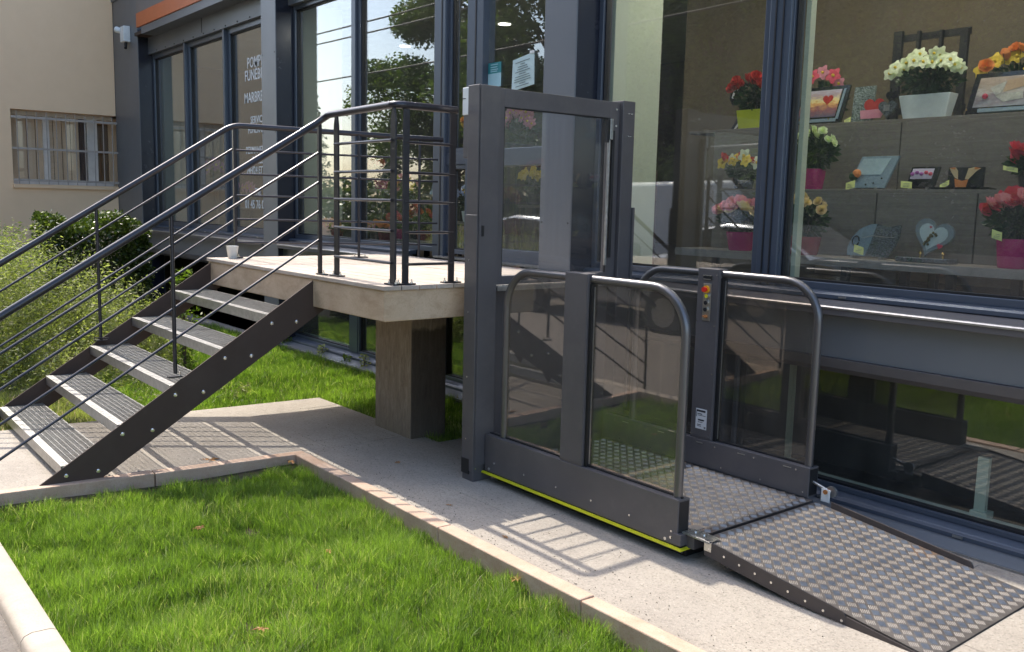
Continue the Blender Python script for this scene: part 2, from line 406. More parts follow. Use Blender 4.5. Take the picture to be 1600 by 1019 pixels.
for k in range(6):
    yl, yh = ys[k], ys[k+1]; xe = -5.33 if yh < 2.8 else -5.302
    xs = [-6.745, -6.745+.62*(.5 if k % 2 else 1), -6.745+.62*(1.5 if k % 2 else 2) , xe]
    for a, c in zip(xs[:-1], xs[1:]):
        if c-a > .05: gtilt(rquad(a+.0013, c-.0013, yl+.0013, yh-.0013, -.03, random.uniform(-.001,.001))).build('paving_slab', M['paving'], path, bevel=.0012)

# kerbs: individual stones with mortar joints
kerb = MB().box(-5.28, 4.0, 2.50, 2.572, -.16, -.03).build('kerb', M['soil'], at=(-4,2.5,-.16)); tag(kerb, kind='structure')
def kerbstone(p, q, w, z0, z1, parent, mat, rnd=.006):
    p = Vector(p); q = Vector(q); t = (q-p).normalized(); nrm = Vector((-t.y, t.x, 0))
    pts = [p, q, q+nrm*w, p+nrm*w]
    gtilt(MB().hexa([(a.x,a.y,z0) for a in pts]+[(a.x,a.y,z1+random.uniform(-.002,.002)) for a in pts])).build('kerb_stone', mat, parent, bevel=rnd)
xs = [-5.235, -4.661, -3.628, -2.586, -1.55, -.51, .53, 1.57, 2.61, 3.65]
for a, c in zip(xs[:-1], xs[1:]):
    kerbstone((a+.003, 2.490, 0), (c-.003, 2.490, 0), .083, -.16, .012, kerb, M['kerb'])
pts = [(-5.237, 2.575), (-5.240, 1.62), (-5.250, .72)]
for a, c in zip(pts[:-1], pts[1:]):
    A = Vector((a[0],a[1],0)); C = Vector((c[0],c[1],0)); t = (C-A).normalized()*.003
    kerbstone(C-t, A+t, .08, -.16, .012, kerb, M['kerb'])
sk_ = MB().box(-7.5, 4.0, .61, .69, -.2, -.06).build('street_kerb', M['soil'], at=(-4,.6,-.2)); tag(sk_, kind='structure')
x = -7.47
while x < 3.5:
    pr = [(.588,-.16),(.588,-.022),(.600,-.004),(.625,.006),(.690,.006),(.706,-.002),(.712,-.02),(.712,-.16)]
    gtilt(MB().prism(pr, 'x', x+.003, x+1.0-.003)).build('kerb_stone', M['streetkerb'], sk_, smooth=True); x += 1.0

# ------------------------------------------------------------------ vegetation helpers (numpy)
def np_mesh(name, V, F4, mat, tint=None, parent=None, at=(0,0,0), F3=None):
    me = bpy.data.meshes.new(name); nv = len(V)
    me.vertices.add(nv); me.vertices.foreach_set('co', V.astype(np.float32).ravel())
    n4 = len(F4) if F4 is not None else 0; n3 = len(F3) if F3 is not None else 0
    idx = np.concatenate([x.ravel() for x in (F4, F3) if x is not None]).astype(np.int32)
    me.loops.add(len(idx)); me.loops.foreach_set('vertex_index', idx)
    st = np.concatenate([np.arange(n4)*4, n4*4+np.arange(n3)*3]).astype(np.int32)
    me.polygons.add(n4+n3); me.polygons.foreach_set('loop_start', st)
    me.update(calc_edges=True)
    if tint is not None:
        a = me.attributes.new('tint', 'FLOAT', 'POINT'); a.data.foreach_set('value', tint.astype(np.float32))
    me.materials.append(mat)
    o = bpy.data.objects.new(name, me); COL.objects.link(o); o.location = at
    if parent: o.parent = parent
    return o
def vnoise(x, y, s, seed=0):
    r = np.random.default_rng(seed); g = r.random((64,64)); x = x*s+100; y = y*s+100
    xi = np.floor(x).astype(int); yi = np.floor(y).astype(int); fx = x-xi; fy = y-yi
    fx = fx*fx*(3-2*fx); fy = fy*fy*(3-2*fy); q = lambda i,j: g[i%64, j%64]
    return (q(xi,yi)*(1-fx)+q(xi+1,yi)*fx)*(1-fy)+(q(xi,yi+1)*(1-fx)+q(xi+1,yi+1)*fx)*fy
def grass(name, x, y, z0, hmin, hmax, w, mat, label=None, seed=1):
    n = len(x); r = np.random.default_rng(seed); z0 = z0 + np.maximum(0, 2.56-y)*.029
    cl = vnoise(x, y, 7, seed)*.6 + vnoise(x, y, 19, seed+1)*.4
    h = (hmin+(hmax-hmin)*np.clip(cl*2.1-.5+r.normal(0,.24,n),0,1.3))
    ang = r.uniform(0, 2*np.pi, n); la = vnoise(x, y, 9, seed+2)*4*np.pi + r.normal(0,1.5,n)
    lean = h*np.clip(r.normal(.38,.26,n), 0, 1.1)
    lx, ly = np.cos(la)*lean, np.sin(la)*lean; ww = w*r.uniform(.6,1.3,n)
    sx, sy = np.cos(ang)*ww/2, np.sin(ang)*ww/2
    V = np.empty((n,7,3))
    for k,(t,wd) in enumerate(((0,1),(.38,.9),(.74,.55))):
        cx = x+lx*t*t; cy = y+ly*t*t; cz = z0+h*(t-.22*t*t*np.minimum(1,lean/h))
        V[:,2*k] = np.stack([cx-sx*wd, cy-sy*wd, cz],1); V[:,2*k+1] = np.stack([cx+sx*wd, cy+sy*wd, cz],1)
    V[:,6] = np.stack([x+lx, y+ly, z0+h*(1-.22*np.minimum(1,lean/h))],1)
    b = np.arange(n)[:,None]*7
    F4 = np.stack([b+[0,1,3,2], b+[2,3,5,4]],1).reshape(-1,4); F3 = (b+[4,5,6])
    t = np.clip(r.normal(.45,.22,n)+(vnoise(x,y,2.2,seed+5)-.5)*.5+(cl-.5)*.5, 0, 1); dry = r.random(n) < .05+.09*(vnoise(x,y,1.7,seed+7) > .62); t[dry] = 1.6
    T = np.repeat(t,7)
    o = np_mesh(name, V.reshape(-1,3), F4, mat, T, F3=F3); tag(o, label, None, None, 'stuff'); return o

def scatter(x0,x1,y0,y1,n,seed): r = np.random.default_rng(seed); return r.uniform(x0,x1,n), r.uniform(y0,y1,n)
x, y = scatter(-5.20, -1.2, .70, 2.50, 185000, 3)
k = (x > -5.165) & (vnoise(x,y,11,9)*.6+vnoise(x,y,3.5,12)*.4 > .15+.10*rng.random(len(x)))
grass('front_lawn_grass', x[k], y[k], -.105, .035, .100, .0030, M['grass'], 'bright green lawn grass inside the kerbed bed', 3)
x, y = scatter(-1.2, 3.5, .70, 2.50, 45000, 4)
grass('front_lawn_grass_side', x, y, -.105, .045, .10, .005, M['grass'], 'lawn grass of the kerbed bed towards the street corner', 4)
x, y = scatter(-11.5, -4.45, 1.9, 4.36, 125000, 5)
k = ((y > 3.45) & (x < -5.03)) | (x < -6.78)
k &= ~((x < -8.9) & (y < 2.6))
grass('back_lawn_grass', x[k], y[k], -.055, .04, .10, .006, M['grass'], 'green lawn grass behind and under the staircase', 5)
x, y = scatter(-11.5, -6.8, .9, 2.0, 30000, 6)
grass('side_lawn_grass', x, y, -.055, .04, .09, .006, M['weed'], 'dry yellowish grass left of the staircase', 6)

def leaf_cloud(P, size, seed, up=.3, aspect=.5):
    """P: n,3 centres -> diamond leaves with random facing"""
    n = len(P); r = np.random.default_rng(seed)
    a = r.normal(size=(n,3)); a[:,2] = a[:,2]*.6+up*0; a /= np.linalg.norm(a,axis=1)[:,None]
    c = r.normal(size=(n,3)); c -= (c*a).sum(1)[:,None]*a; c /= np.linalg.norm(c,axis=1)[:,None]
    s = size*r.uniform(.6,1.35,n)[:,None]; nn = np.cross(a,c)
    V = np.stack([P-a*s*.5, P+c*s*aspect*.5+nn*s*.06, P+a*s*.5, P-c*s*aspect*.5+nn*s*.06],1)
    F = np.arange(n*4).reshape(n,4); return V.reshape(-1,3), F, s
def foliage(name, P, size, mat, tint, parent=None, at=(0,0,0), aspect=.5, seed=1):
    V, F, _ = leaf_cloud(P, size, seed, aspect=aspect)
    return np_mesh(name, V, F, mat, np.repeat(np.clip(tint,0,1),4), parent, at)

# tall weeds left of the stairs
r = np.random.default_rng(21); P = []; SV = []; SF = []
def weed_h(x, y):
    h = np.where(x < -8.6, 1.46 - np.clip(y-1.6,0,9)*.62 - np.clip(-10.2-x,0,9)*.05, .80-np.clip(x+8.6,0,9)*1.0-np.clip(y-1.7,0,9)*.45)
    return np.clip(h, .10, 1.3)
sxs = r.uniform(-12.2,-7.2,4600); sys_ = r.uniform(.85,3.1,4600)
for i in range(4600):
    x, y = sxs[i], sys_[i]
    if x < -10.3 and y > 2.15: continue
    if vnoise(np.array([x]),np.array([y]),2.6,19)[0] < .34: continue
    x, y = sxs[i], sys_[i]; h = float(weed_h(x,y))*r.uniform(.55,1.08)
    if x > -8.0 and r.random() < .5: h *= .5
    lx, ly = r.normal(0,.16,2)*h; tt = np.linspace(.08,1,max(6,int(h*34)))
    q = np.stack([x+lx*tt**2+r.normal(0,.022,len(tt)), y+ly*tt**2+r.normal(0,.022,len(tt)), -.05+h*tt],1); P.append(q)
    w = .0026 if r.random() < .8 else .004; b0 = len(SV)
    SV += [(x-w,y,-.05),(x+w,y,-.05),(x+lx*.3+w*.8,y+ly*.3,-.05+h*.55),(x+lx*.3-w*.8,y+ly*.3,-.05+h*.55),(x+lx,y+ly,-.05+h*1.04)]
    SF += [(b0,b0+1,b0+2,b0+3)]
    SF += [(b0+3,b0+2,b0+4,b0+4)]
P = np.concatenate(P)
V, F, _ = leaf_cloud(P, .037, 22, aspect=.36)
SV = np.array(SV); SFa = np.array([f for f in SF if f[2] != f[3]]); SFt = np.array([f[:3] for f in SF if f[2]==f[3]])
tt = np.concatenate([np.repeat(np.clip(r.normal(.40,.22,len(P)) + (vnoise(P[:,0]+P[:,2]*.5,P[:,1]-P[:,2]*.7,3.5,8)-.5)*.9,0,1),4), np.full(len(SV), .9)])
o = np_mesh('overgrown_weeds', np.concatenate([V,SV]), np.concatenate([F, SFa+len(V)]), M['weed'], tt, F3=SFt+len(V))
tag(o, 'overgrown tangle of dry yellow green weeds left of the staircase', kind='stuff')

# hedge
hd = thing('hedge', (-10.9, 2.76, -.05), 'dense dark green trimmed hedge between the weeds and the corner column', 'hedge')
r = np.random.default_rng(31); n = 30000
Q = r.uniform(-1,1,(n,3)); e = np.abs(Q).max(1); Q = Q/e[:,None]*np.clip(1-np.abs(r.normal(0,.13,n)),.2,1.06)[:,None]
P = Q*np.array([.50,.50,.66]); P[:,2] += .74; P += r.normal(0,.02,P.shape)
P[:,2] *= 1+.05*np.sin(P[:,1]*9)
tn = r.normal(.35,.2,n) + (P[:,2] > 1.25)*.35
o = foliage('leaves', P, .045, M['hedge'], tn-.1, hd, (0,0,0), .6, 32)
b = MB()
for i in range(16):
    a = r.uniform(-.4,.4), r.uniform(-.4,.4)
    b.tube([(a[0],a[1],0),(a[0]+r.normal(0,.06),a[1]+r.normal(0,.06),.6),(a[0]+r.normal(0,.15),a[1]+r.normal(0,.15),1.2)], [.014,.009,.004], 5)
o = b.build('stems', M['bark'], hd); o.location = (0,0,0)

def small_plant(name, loc, h, rad, n, size, mat, label, cat, group=None, seed=1, asp=.5):
    t = thing(name, loc, label, cat, group); r = np.random.default_rng(seed)
    th = r.uniform(0,2*np.pi,n); zz = r.random(n)**.7; rr_ = rad*np.sqrt(r.random(n))*(.45+.55*np.sin(np.pi*np.clip(zz,.05,.98)))
    P = np.stack([np.cos(th)*rr_, np.sin(th)*rr_, zz*h],1)
    foliage('leaves', P, size, mat, r.normal(.55,.22,n), t, (0,0,0), asp, seed)
    b = MB()
    for i in range(5):
        a = r.normal(0,rad*.35,2); b.tube([(0,0,0),(a[0]*.5,a[1]*.5,h*.5),(a[0],a[1],h*.9)], [h*.012+.001,h*.008+.001,.001], 5)
    o = b.build('stems', M['bark'], t); o.location = (0,0,0); return t
small_plant('garden_shrub', (-8.55, 2.95, -.05), 1.0, .17, 420, .06, M['tree'], 'slender light green shrub rising behind the staircase treads', 'shrub', seed=41, asp=.35)
for i,(x_,h_) in enumerate(((-9.5,.16),(-8.65,.13),(-8.1,.10),(-7.75,.16),(-6.0,.12),(-5.02,.20))):
    lab = ['leafy weed sprouting from the stone strip, farthest from the lift','low weed in the stone strip, second from the far end','tiny weed in the stone strip just before the reddish sprout','bright sprout on the stone strip seen left of the concrete pillar','small weed on the stone strip hidden behind the pillar','leafy sprout on the stone strip right of the concrete pillar'][i]
    small_plant('strip_weed', (x_, 4.42, -.02), h_, .07, 70, .035, M['weed' if i%2 else 'tree'], lab, 'weed', 'small weeds along the foot of the shop wall', 50+i)
# daylily-like tuft
tf = thing('leafy_tuft', (-9.0, 1.62, -.05), 'yellow green tuft of strap leaves at the left edge of the garden', 'plant')
r = np.random.default_rng(61); b = MB()
for i in range(60):
    a = r.uniform(0,2*math.pi); L = r.uniform(.2,.36); w = .007; ca, sa = math.cos(a), math.sin(a); px_, py_ = -sa*w, ca*w
    pr = [(0,.0),(.25,.55),(.6,.9),(1,.78)]
    vs = []
    for t_, z_ in pr:
        q = 1 if t_ < .9 else .1
        vs += [(ca*L*t_*.8-px_*q, sa*L*t_*.8-py_*q, L*z_), (ca*L*t_*.8+px_*q, sa*L*t_*.8+py_*q, L*z_+.002)]
    b.add(vs, [(0,1,3,2),(2,3,5,4),(4,5,7,6)])
o = b.build('leaves', M['tuft'], tf); o.location = (0,0,0)
# drainage strip at the foot of the building
tag(MB().box(-15.4, -3.0, 4.362, 4.52, -.12, -.020).build('drainage_strip', M['stonestrip']), kind='structure')
r = np.random.default_rng(77); b = MB()
for i in range(900):
    x_, y_, s_ = r.uniform(-10.5,-4.4), r.uniform(4.37,4.5), r.uniform(.006,.018)
    b.ball((x_,y_,-.016), s_, 5, 3, .6)
tag(b.build('strip_pebbles', M['stonestrip']), 'small grey pebbles lying along the foot of the shop wall', kind='stuff')

# ------------------------------------------------------------------ shop building
SH = thing('shop_building', (-7, 4.6, 0), 'dark blue grey shop front with tall windows, columns and an orange band', 'shop building')
def P_(name, mb, mat, par=None, bevel=0, smooth=False): return mb.build(name, M[mat], par or SH, bevel, smooth)
for x0, x1 in ((-15.53,-14.3), (-9.93,-9.55), (-5.09,-4.75)):
    c = P_('column', MB().box(x0, x1, 4.352, 4.66, .05 if x0 < -9 else 1.153, 4.6), 'facade', bevel=.006)
    MB().box(x1+.0005, x1+.004, 4.358, 4.645, .06 if x0 < -9 else 1.16, 4.55).build('column_side', M['navy'], c)  # thin sheet over the column's side face, darker than its front
    for z_ in (1.5, 2.35, 3.2):
        for xx in (x0+.03, x1-.03):
            if x0 > -15: MB().tube([(xx,4.353,z_),(xx,4.347,z_)], .006, 8).build('rivet', M['black'], c)
# spandrel beam under the windows, lip, sill, frames
P_('spandrel_beam', MB().box(-14.3, 3, 4.415, 4.60, .845, 1.08), 'facade')
P_('beam_lip', MB().prism([(4.395,.842),(4.60,.842),(4.60,.76),(4.44,.76),(4.405,.79)], 'x', -14.3, 3), 'lift', bevel=.002)
P_('window_head_sheet', MB().box(-14.3, -9.931, 4.50, 4.66, 3.70, 4.10), 'facade')
P_('window_head_sheet', MB().box(-9.549, -5.091, 4.50, 4.66, 3.70, 4.10), 'facade')
P_('window_head_sheet', MB().box(-4.749, 3, 4.50, 4.66, 3.70, 4.10), 'facade')
P_('sheet_joint', MB().box(-12.125, -12.105, 4.497, 4.51, 3.74, 3.95), 'black')
for k in range(12):
    MB().tube([(-13.9+k*.37,4.50,3.722),(-13.9+k*.37,4.492,3.722)], .009, 6).build('rivet', M['black'], SH)
P_('soffit', MB().box(-14.3, 3, 4.31, 4.50, 3.94, 3.985), 'stringer')
P_('canopy_angle', MB().prism([(4.30,3.925),(4.50,3.925),(4.50,3.938),(4.318,3.938),(4.318,4.03),(4.30,4.03)], 'x', -13.95, 3), 'facade', bevel=.003)
P_('orange_band', MB().box(-14.12, 3, 4.285, 4.31, 4.035, 4.23), 'orange')
P_('sign_panel', MB().box(-14.12, 3, 4.292, 4.32, 4.232, 4.9), 'signgrey')
P_('upper_wall', MB().box(-15.5, 3, 4.33, 4.8, 4.60, 5.3), 'facade')
def sill(x0, x1):
    P_('sill', MB().prism([(4.340,1.080),(4.340,1.120),(4.350,1.127),(4.50,1.152),(4.52,1.152),(4.52,1.080)], 'x', x0, x1), 'lift', bevel=.002)
    P_('sill_highlight', MB().prism([(4.334,1.112),(4.334,1.121),(4.3395,1.127),(4.3495,1.1295),(4.3395,1.121)], 'x', x0, x1), 'galv')  # pale strip standing in for the highlight along the sill's front edge
    P_('sill_track', MB().prism([(4.475,1.153),(4.475,1.175),(4.49,1.185),(4.56,1.19),(4.56,1.153)], 'x', x0, x1), 'frame', bevel=.002)
sill(-14.28, -9.96); sill(-9.54, -7.05); sill(-4.74, 2.9)
for xx in (-3.6, -2.72, -13.2, -12.1, -11.0, -10.4): P_('drain_cap', MB().box(xx, xx+.045, 4.470, 4.478, 1.160, 1.170), 'galv')
def window(x0, x1, z0, z1, fw=.05, y=4.6, mat='frame', name='window', pane=True, gasket=True, parent=None):
    """frame of four pieces + gasket beads + pane"""
    w = MB()
    w.box(x0, x0+fw, y-.045, y+.045, z0, z1); w.box(x1-fw, x1, y-.045, y+.045, z0, z1)
    w.box(x0+fw, x1-fw, y-.045, y+.045, z0, z0+fw); w.box(x0+fw, x1-fw, y-.045, y+.045, z1-fw, z1)
    o = w.build(name, M[mat], parent or SH, .003)
    g = MB(); e = .012
    g.box(x0+fw, x0+fw+e, y-.025, y+.025, z0+fw, z1-fw); g.box(x1-fw-e, x1-fw, y-.025, y+.025, z0+fw, z1-fw)
    g.box(x0+fw+e, x1-fw-e, y-.025, y+.025, z0+fw, z0+fw+e); g.box(x0+fw+e, x1-fw-e, y-.025, y+.025, z1-fw-e, z1-fw)
    g.build('gasket', M['frame2'], o)
    MB().box(x0+fw+e, x1-fw-e, y-.003, y+.003, z0+fw+e, z1-fw-e).build('pane', M['glass'], o)
    return o
ZB, ZT = 1.19, 3.70
G3 = None
for x0, x1 in ((-14.29,-12.86), (-12.80,-11.46), (-11.40,-9.94)): G3 = window(x0, x1, ZB, ZT, .065)
for xm in (-12.83,-11.43): P_('mullion', MB().box(xm-.029, xm+.029, 4.51, 4.66, ZB, ZT), 'frame', bevel=.004)
for x0, x1 in ((-9.54,-8.21), (-8.13,-6.74)): window(x0, x1, ZB, ZT, .045)
P_('mullion', MB().box(-8.209, -8.131, 4.53, 4.66, ZB, ZT), 'frame', bevel=.004)
P_('door_jamb', MB().box(-6.739, -6.57, 4.52, 4.66, 1.151, ZT), 'frame', bevel=.006)
P_('door_jamb_groove', MB().box(-6.63, -6.615, 4.516, 4.53, 1.16, ZT), 'frame2')
# sidelight with a middle rail, door leaf
for z0, z1 in ((1.19,1.945),(2.045,ZT)): window(-6.569, -6.27, z0, z1, .035)
P_('middle_rail', MB().box(-6.569, -6.27, 4.545, 4.65, 1.946, 2.044), 'frame', bevel=.003)
dl = P_('door_leaf', MB().box(-6.265,-6.05,4.53,4.65,1.165,ZT).box(-5.20,-5.10,4.53,4.65,1.165,ZT).box(-6.049,-5.201,4.53,4.65,1.165,1.265).box(-6.049,-5.201,4.53,4.65,3.6,ZT).box(-6.049,-5.201,4.532,4.648,1.925,2.06), 'frame', bevel=.004)
MB().box(-6.16,-6.145,4.526,4.535,1.17,ZT).build('groove', M['frame2'], dl)
MB().box(-6.048,-5.202,4.59,4.596,1.266,1.924).build('pane', M['glass'], dl)
MB().box(-6.048,-5.202,4.59,4.596,2.061,3.599).build('pane', M['glass'], dl)
P_('door_threshold', MB().box(-6.6,-5.09,4.44,4.66,1.151,1.164), 'galv')
for x0, x1 in ((-4.745,-3.322), (-3.205, 1.2)): window(x0, x1, ZB, ZT, .04)
mu = P_('mullion', MB().box(-3.312, -3.171, 4.53, 4.67, ZB, ZT), 'frame', bevel=.005)
for xx in (-3.268, -3.218): MB().box(xx-.004, xx+.004, 4.524, 4.533, ZB, ZT).build('groove', M['frame2'], mu)
MB().box(-3.152,-3.122,4.65,4.70,ZB,ZT).build('inner_bead', M['pier'], mu)
# low windows with threshold at ground level
P_('ground_ledge', MB().prism([(4.345,-.03),(4.345,.004),(4.45,.028),(4.60,.034),(4.60,-.03)], 'x', -9.9, 3), 'facade', bevel=.003)
P_('ledge_strip', MB().box(-9.9, 3, 4.338, 4.347, -.01, .008), 'galv')
P_('ground_track', MB().prism([(4.47,.030),(4.47,.052),(4.485,.062),(4.50,.052),(4.505,.058),(4.56,.075),(4.60,.075),(4.60,.034)], 'x', -9.9, 3), 'frame', bevel=.0015)
for xx in (-2.76, -2.0, -1.3): P_('drain_cap', MB().box(xx, xx+.05, 4.463, 4.472, .036, .048), 'galv')
low = [(-9.9,-8.27),(-8.12,-6.72),(-6.60,-4.9),(-4.86,-3.5),(-3.44,-.6),(-.56,2.4)]
for xa_, xb_ in ((-8.268,-8.122),(-6.718,-6.602)): P_('low_mullion', MB().box(xa_, xb_, 4.55, 4.66, .077, .76), 'frame', bevel=.003)
for x0, x1 in low: window(x0, x1, .076, .775, .028)
# inside: piers, walls, floors, ceiling
for x0 in (-14.5, -9.9, -5.05): P_('inner_pier', MB().box(x0, x0+(.29 if x0 < -14 else .34), 4.68, 5.16, 1.1, 3.9), 'pier')
P_('interior_floor', MB().box(-15.4, 4, 4.67, 10.5, .90, 1.08), 'intfloor')
P_('interior_ceiling', MB().box(-15.4, 4, 4.67, 10.5, 3.75, 3.9), 'ceiling')
P_('interior_back_wall', MB().box(-15.4, 4, 10.5, 10.7, -.3, 3.9), 'intwall')
P_('interior_side_wall', MB().box(-15.5, -15.4, 4.67, 10.5, -.3, 3.9), 'intwall')
P_('interior_side_wall', MB().box(4, 4.1, 4.5, 10.5, -.3, 3.9), 'intwall')
P_('display_partition', MB().box(-5.6, 4, 6.45, 6.55, 1.08, 3.75), 'intwall')
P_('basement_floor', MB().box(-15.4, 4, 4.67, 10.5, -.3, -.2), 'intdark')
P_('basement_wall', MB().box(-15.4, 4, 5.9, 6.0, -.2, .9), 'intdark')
for xx, ww in ((-2.02,.055), (-1.63,.05), (-3.16,.03)):
    P_('basement_post', MB().box(xx, xx+ww, 4.72, 4.75, .11, .40 if xx > -3 else .72).box(xx-.01, xx+ww+.02, 4.70, 4.78, .085, .12), 'pier')
P_('basement_ledge', MB().box(-9.9, 3, 4.66, 4.72, .06, .10), 'pier')
for xx in (-13,-11,-8.8,-7.4,-4.4,-3.9,-2.4):
    dn = P_('downlight_or_fill', MB().tube([(xx,6.9,3.752),(xx,6.9,3.735)], .11, 16), 'white')
    fill_glow = bpy.data.materials.get('lamp glow')
    if not fill_glow:
        fill_glow, n_, l_, b_ = newmat('lamp glow'); b_.inputs['Emission Color'].default_value = (1,.92,.78,1); b_.inputs['Emission Strength'].default_value = 60  # strong glow, used only by the added row over the display
    e2 = bpy.data.materials.get('dim lamp glow')
    if not e2:
        e2, n_, l_, b_ = newmat('dim lamp glow'); b_.inputs['Emission Color'].default_value = (1,.95,.85,1); b_.inputs['Emission Strength'].default_value = 2.2
    MB().tube([(xx,6.9,3.737),(xx,6.9,3.731)], .075, 16).build('lamp', e2, dn)
for xx in (-7.9,-6.2,-4.0,-3.2,-2.4,-1.6):  # extra row out of view, added to brighten the window display
    dn = P_('downlight_or_fill', MB().tube([(xx,5.35,3.752),(xx,5.35,3.735)], .09, 16), 'white')
    MB().tube([(xx,5.35,3.737),(xx,5.35,3.731)], .075, 16).build('lamp', fill_glow, dn)
# window lettering
def text(s_, x, z, h, y, mat, parent, sx=.78, align='CENTER', ext=.0006, name='lettering', rotz=0):
    cu = bpy.data.curves.new('t','FONT'); cu.body = s_; cu.size = h*1.38; cu.align_x = align; cu.extrude = ext; cu.resolution_u = 2; cu.offset = .0015 if h > .06 else 0
    o = bpy.data.objects.new('t', cu); COL.objects.link(o)
    dg = bpy.context.evaluated_depsgraph_get(); me = bpy.data.meshes.new_from_object(o.evaluated_get(dg)); bpy.data.objects.remove(o); bpy.data.curves.remove(cu)
    me.name = name; me.materials.clear(); me.materials.append(mat)
    q = bpy.data.objects.new(name, me); COL.objects.link(q)
    Mx = Matrix.Translation((x,y,z)) @ Matrix.Rotation(rotz,4,'Z') @ Matrix.Rotation(R(90),4,'X') @ Matrix.Diagonal((sx,1,1,1))
    me.transform(Mx); q.parent = parent
    if parent.parent is None: q.location = [-c for c in parent.location]
    return q
LT = simple('white vinyl letters', (.80,.80,.78), .5)
for s_, z, h in (('POMPES',3.178,.13),('FUNÈBRES',3.030,.13),('MARBRERIE',2.770,.125),('SERVICE',2.520,.088),('FUNÉRAIRE',2.405,.088),
                 ('PERMANENCE',2.160,.088),('DÉCÈS',2.040,.088),('24H/24 ET 7J/7',1.920,.088),('Tél.',1.650,.10),('01 45 76 03 03',1.500,.105)):
    text(s_, -10.62, z, h, 4.594, LT, G3, .86 if h > .12 else .9, ext=.0008)

# posters taped to the door glass
ps = thing('door_poster', (-5.955, 4.583, 2.56), 'small teal and pale blue notice taped inside the door glass', 'poster')
TE = simple('teal print', (.02,.20,.22), .6); PB = simple('pale blue paper', (.30,.50,.55), .6); PW = simple('pale notice paper', (.46,.60,.60), .7); INK = simple('grey print ink', (.12,.17,.18), .7)
MB().box(-6.045,-5.875,4.5815,4.584,2.555,2.66).build('lower_sheet', PB, ps); MB().box(-6.045,-5.875,4.5815,4.584,2.6605,2.745).build('upper_sheet', TE, ps)
for k, zz in enumerate((2.725,2.705,2.687,2.672)): MB().box(-6.01,-5.915-.01*(k%2),4.5800,4.5812,zz,zz+.007).build('print_line', PB, ps)
ps2 = thing('door_notice', (-5.6, 4.583, 2.52), 'pale typed notice sheet with curled tape at its top, on the door glass', 'notice')
MB().hexa([(-5.735,4.580,2.50),(-5.463,4.582,2.535),(-5.463,4.585,2.535),(-5.735,4.583,2.50),(-5.725,4.580,2.735),(-5.463,4.576,2.775),(-5.463,4.579,2.775),(-5.725,4.583,2.735)]).build('sheet', PW, ps2)
for k in range(11):
    zz = 2.715-k*.018; w_ = [.17,.05,.11,.13,.18,.08,.17,.19,.20,.07,.16][k]; c_ = -5.6
    MB().hexa([(c_-w_/2,4.5745,zz-w_*.06),(c_+w_/2,4.5745,zz+w_*.06),(c_+w_/2,4.5755,zz+w_*.06),(c_-w_/2,4.5755,zz-w_*.06),(c_-w_/2,4.5745,zz+.005-w_*.06),(c_+w_/2,4.5745,zz+.005+w_*.06),(c_+w_/2,4.5755,zz+.005+w_*.06),(c_-w_/2,4.5755,zz+.005-w_*.06)]).build('print_line', INK, ps2)
MB().box(-5.51,-5.46,4.570,4.578,2.765,2.785).build('tape', M['white'], ps2)

# security camera on the corner column
sc = thing('wall_camera', (-14.75, 4.33, 3.98), 'small pale box lamp with a sensor fixed high on the corner column', 'wall lamp')
MB().box(-14.80,-14.62,4.25,4.351,3.90,4.13).build('housing', M['white'], sc, .01)
MB().tube([(-14.80,4.27,4.07),(-14.88,4.22,4.10)], [.04,.045], 10).build('head', M['white'], sc)
MB().tube([(-14.70,4.30,3.90),(-14.70,4.30,3.84),(-14.68,4.29,3.81)], .022, 8).build('sensor', M['black'], sc)

# ------------------------------------------------------------------ beige house
HO = thing('beige_house', (-15.6, 3, 0), 'plain beige rendered house with a barred window beside the shop', 'house')
hw = MB()
X0, X1 = -15.98, -15.5
hw.box(X0,X1,2.30,2.85,-.2,5.6); hw.box(X0,X1,2.85,4.345,-.2,1.752); hw.box(X0,X1,2.85,4.345,2.862,5.6)
hw.box(-22, X0, 2.30, 2.5, -.2, 5.6)
hw.box(-22,-21.8,2.5,9,-.2,5.6)
hw.build('wall', M['render'], HO)
MB().prism([(-22.3,5.6),(-15.2,5.6),(-15.2,5.7),(-18.8,7.2),(-22.3,5.7)], 'y', 2.1, 9).build('roof', M['roofdark'], HO)
MB().box(-22,-15.98,4.4,9,2.86,2.9).box(-15.99,-15.98,4.35,9,-.2,5.6).build('inner_wall', M['render'], HO)
hwn = MB().box(-15.80,-15.74,2.85,4.345,1.752,1.80).box(-15.80,-15.74,2.85,4.345,2.80,2.862).box(-15.80,-15.74,3.33,3.42,1.80,2.80).box(-15.80,-15.74,3.97,4.12,1.80,2.80).build('window', M['pvc'], HO)
MB().box(-15.5,-15.46,2.84,4.345,1.70,1.752).box(-15.78,-15.5,2.85,4.345,1.735,1.752+.004).build('window_sill', M['render'], HO)
MB().box(-15.775,-15.769,2.85,4.345,1.80,2.80).build('pane', M['houseglass'], hwn)
for k in range(9):
    ya = 2.86+k*.125
    if ya < 3.8: MB().box(-15.80,-15.785,ya+.004,ya+.118,1.80,2.80).build('blind_slat', M['shutter'], hwn)
b = MB(); prev = None
for k in range(12):
    ya = 3.78+k*.022; b.box(-15.83+.012*(k%2), -15.818+.012*(k%2), ya, ya+.022, 1.80, 2.80)
b.build('curtain', M['curtain'], hwn)
MB().box(-17.5,-17.4,2.6,5.5,1.2,3.2).build('room_wall', M['intwall'], HO)
gr = MB().bar((-15.44,2.84,2.745),(-15.44,4.348,2.745),.012,.035).bar((-15.44,2.84,2.285),(-15.44,4.348,2.285),.012,.03).bar((-15.44,2.84,1.815),(-15.44,4.348,1.815),.012,.035).build('window_grille', simple('grille metal',(.42,.36,.31),.5,.3))
tag(gr, 'flat iron grille of thin upright bars over the beige house window', 'window grille')
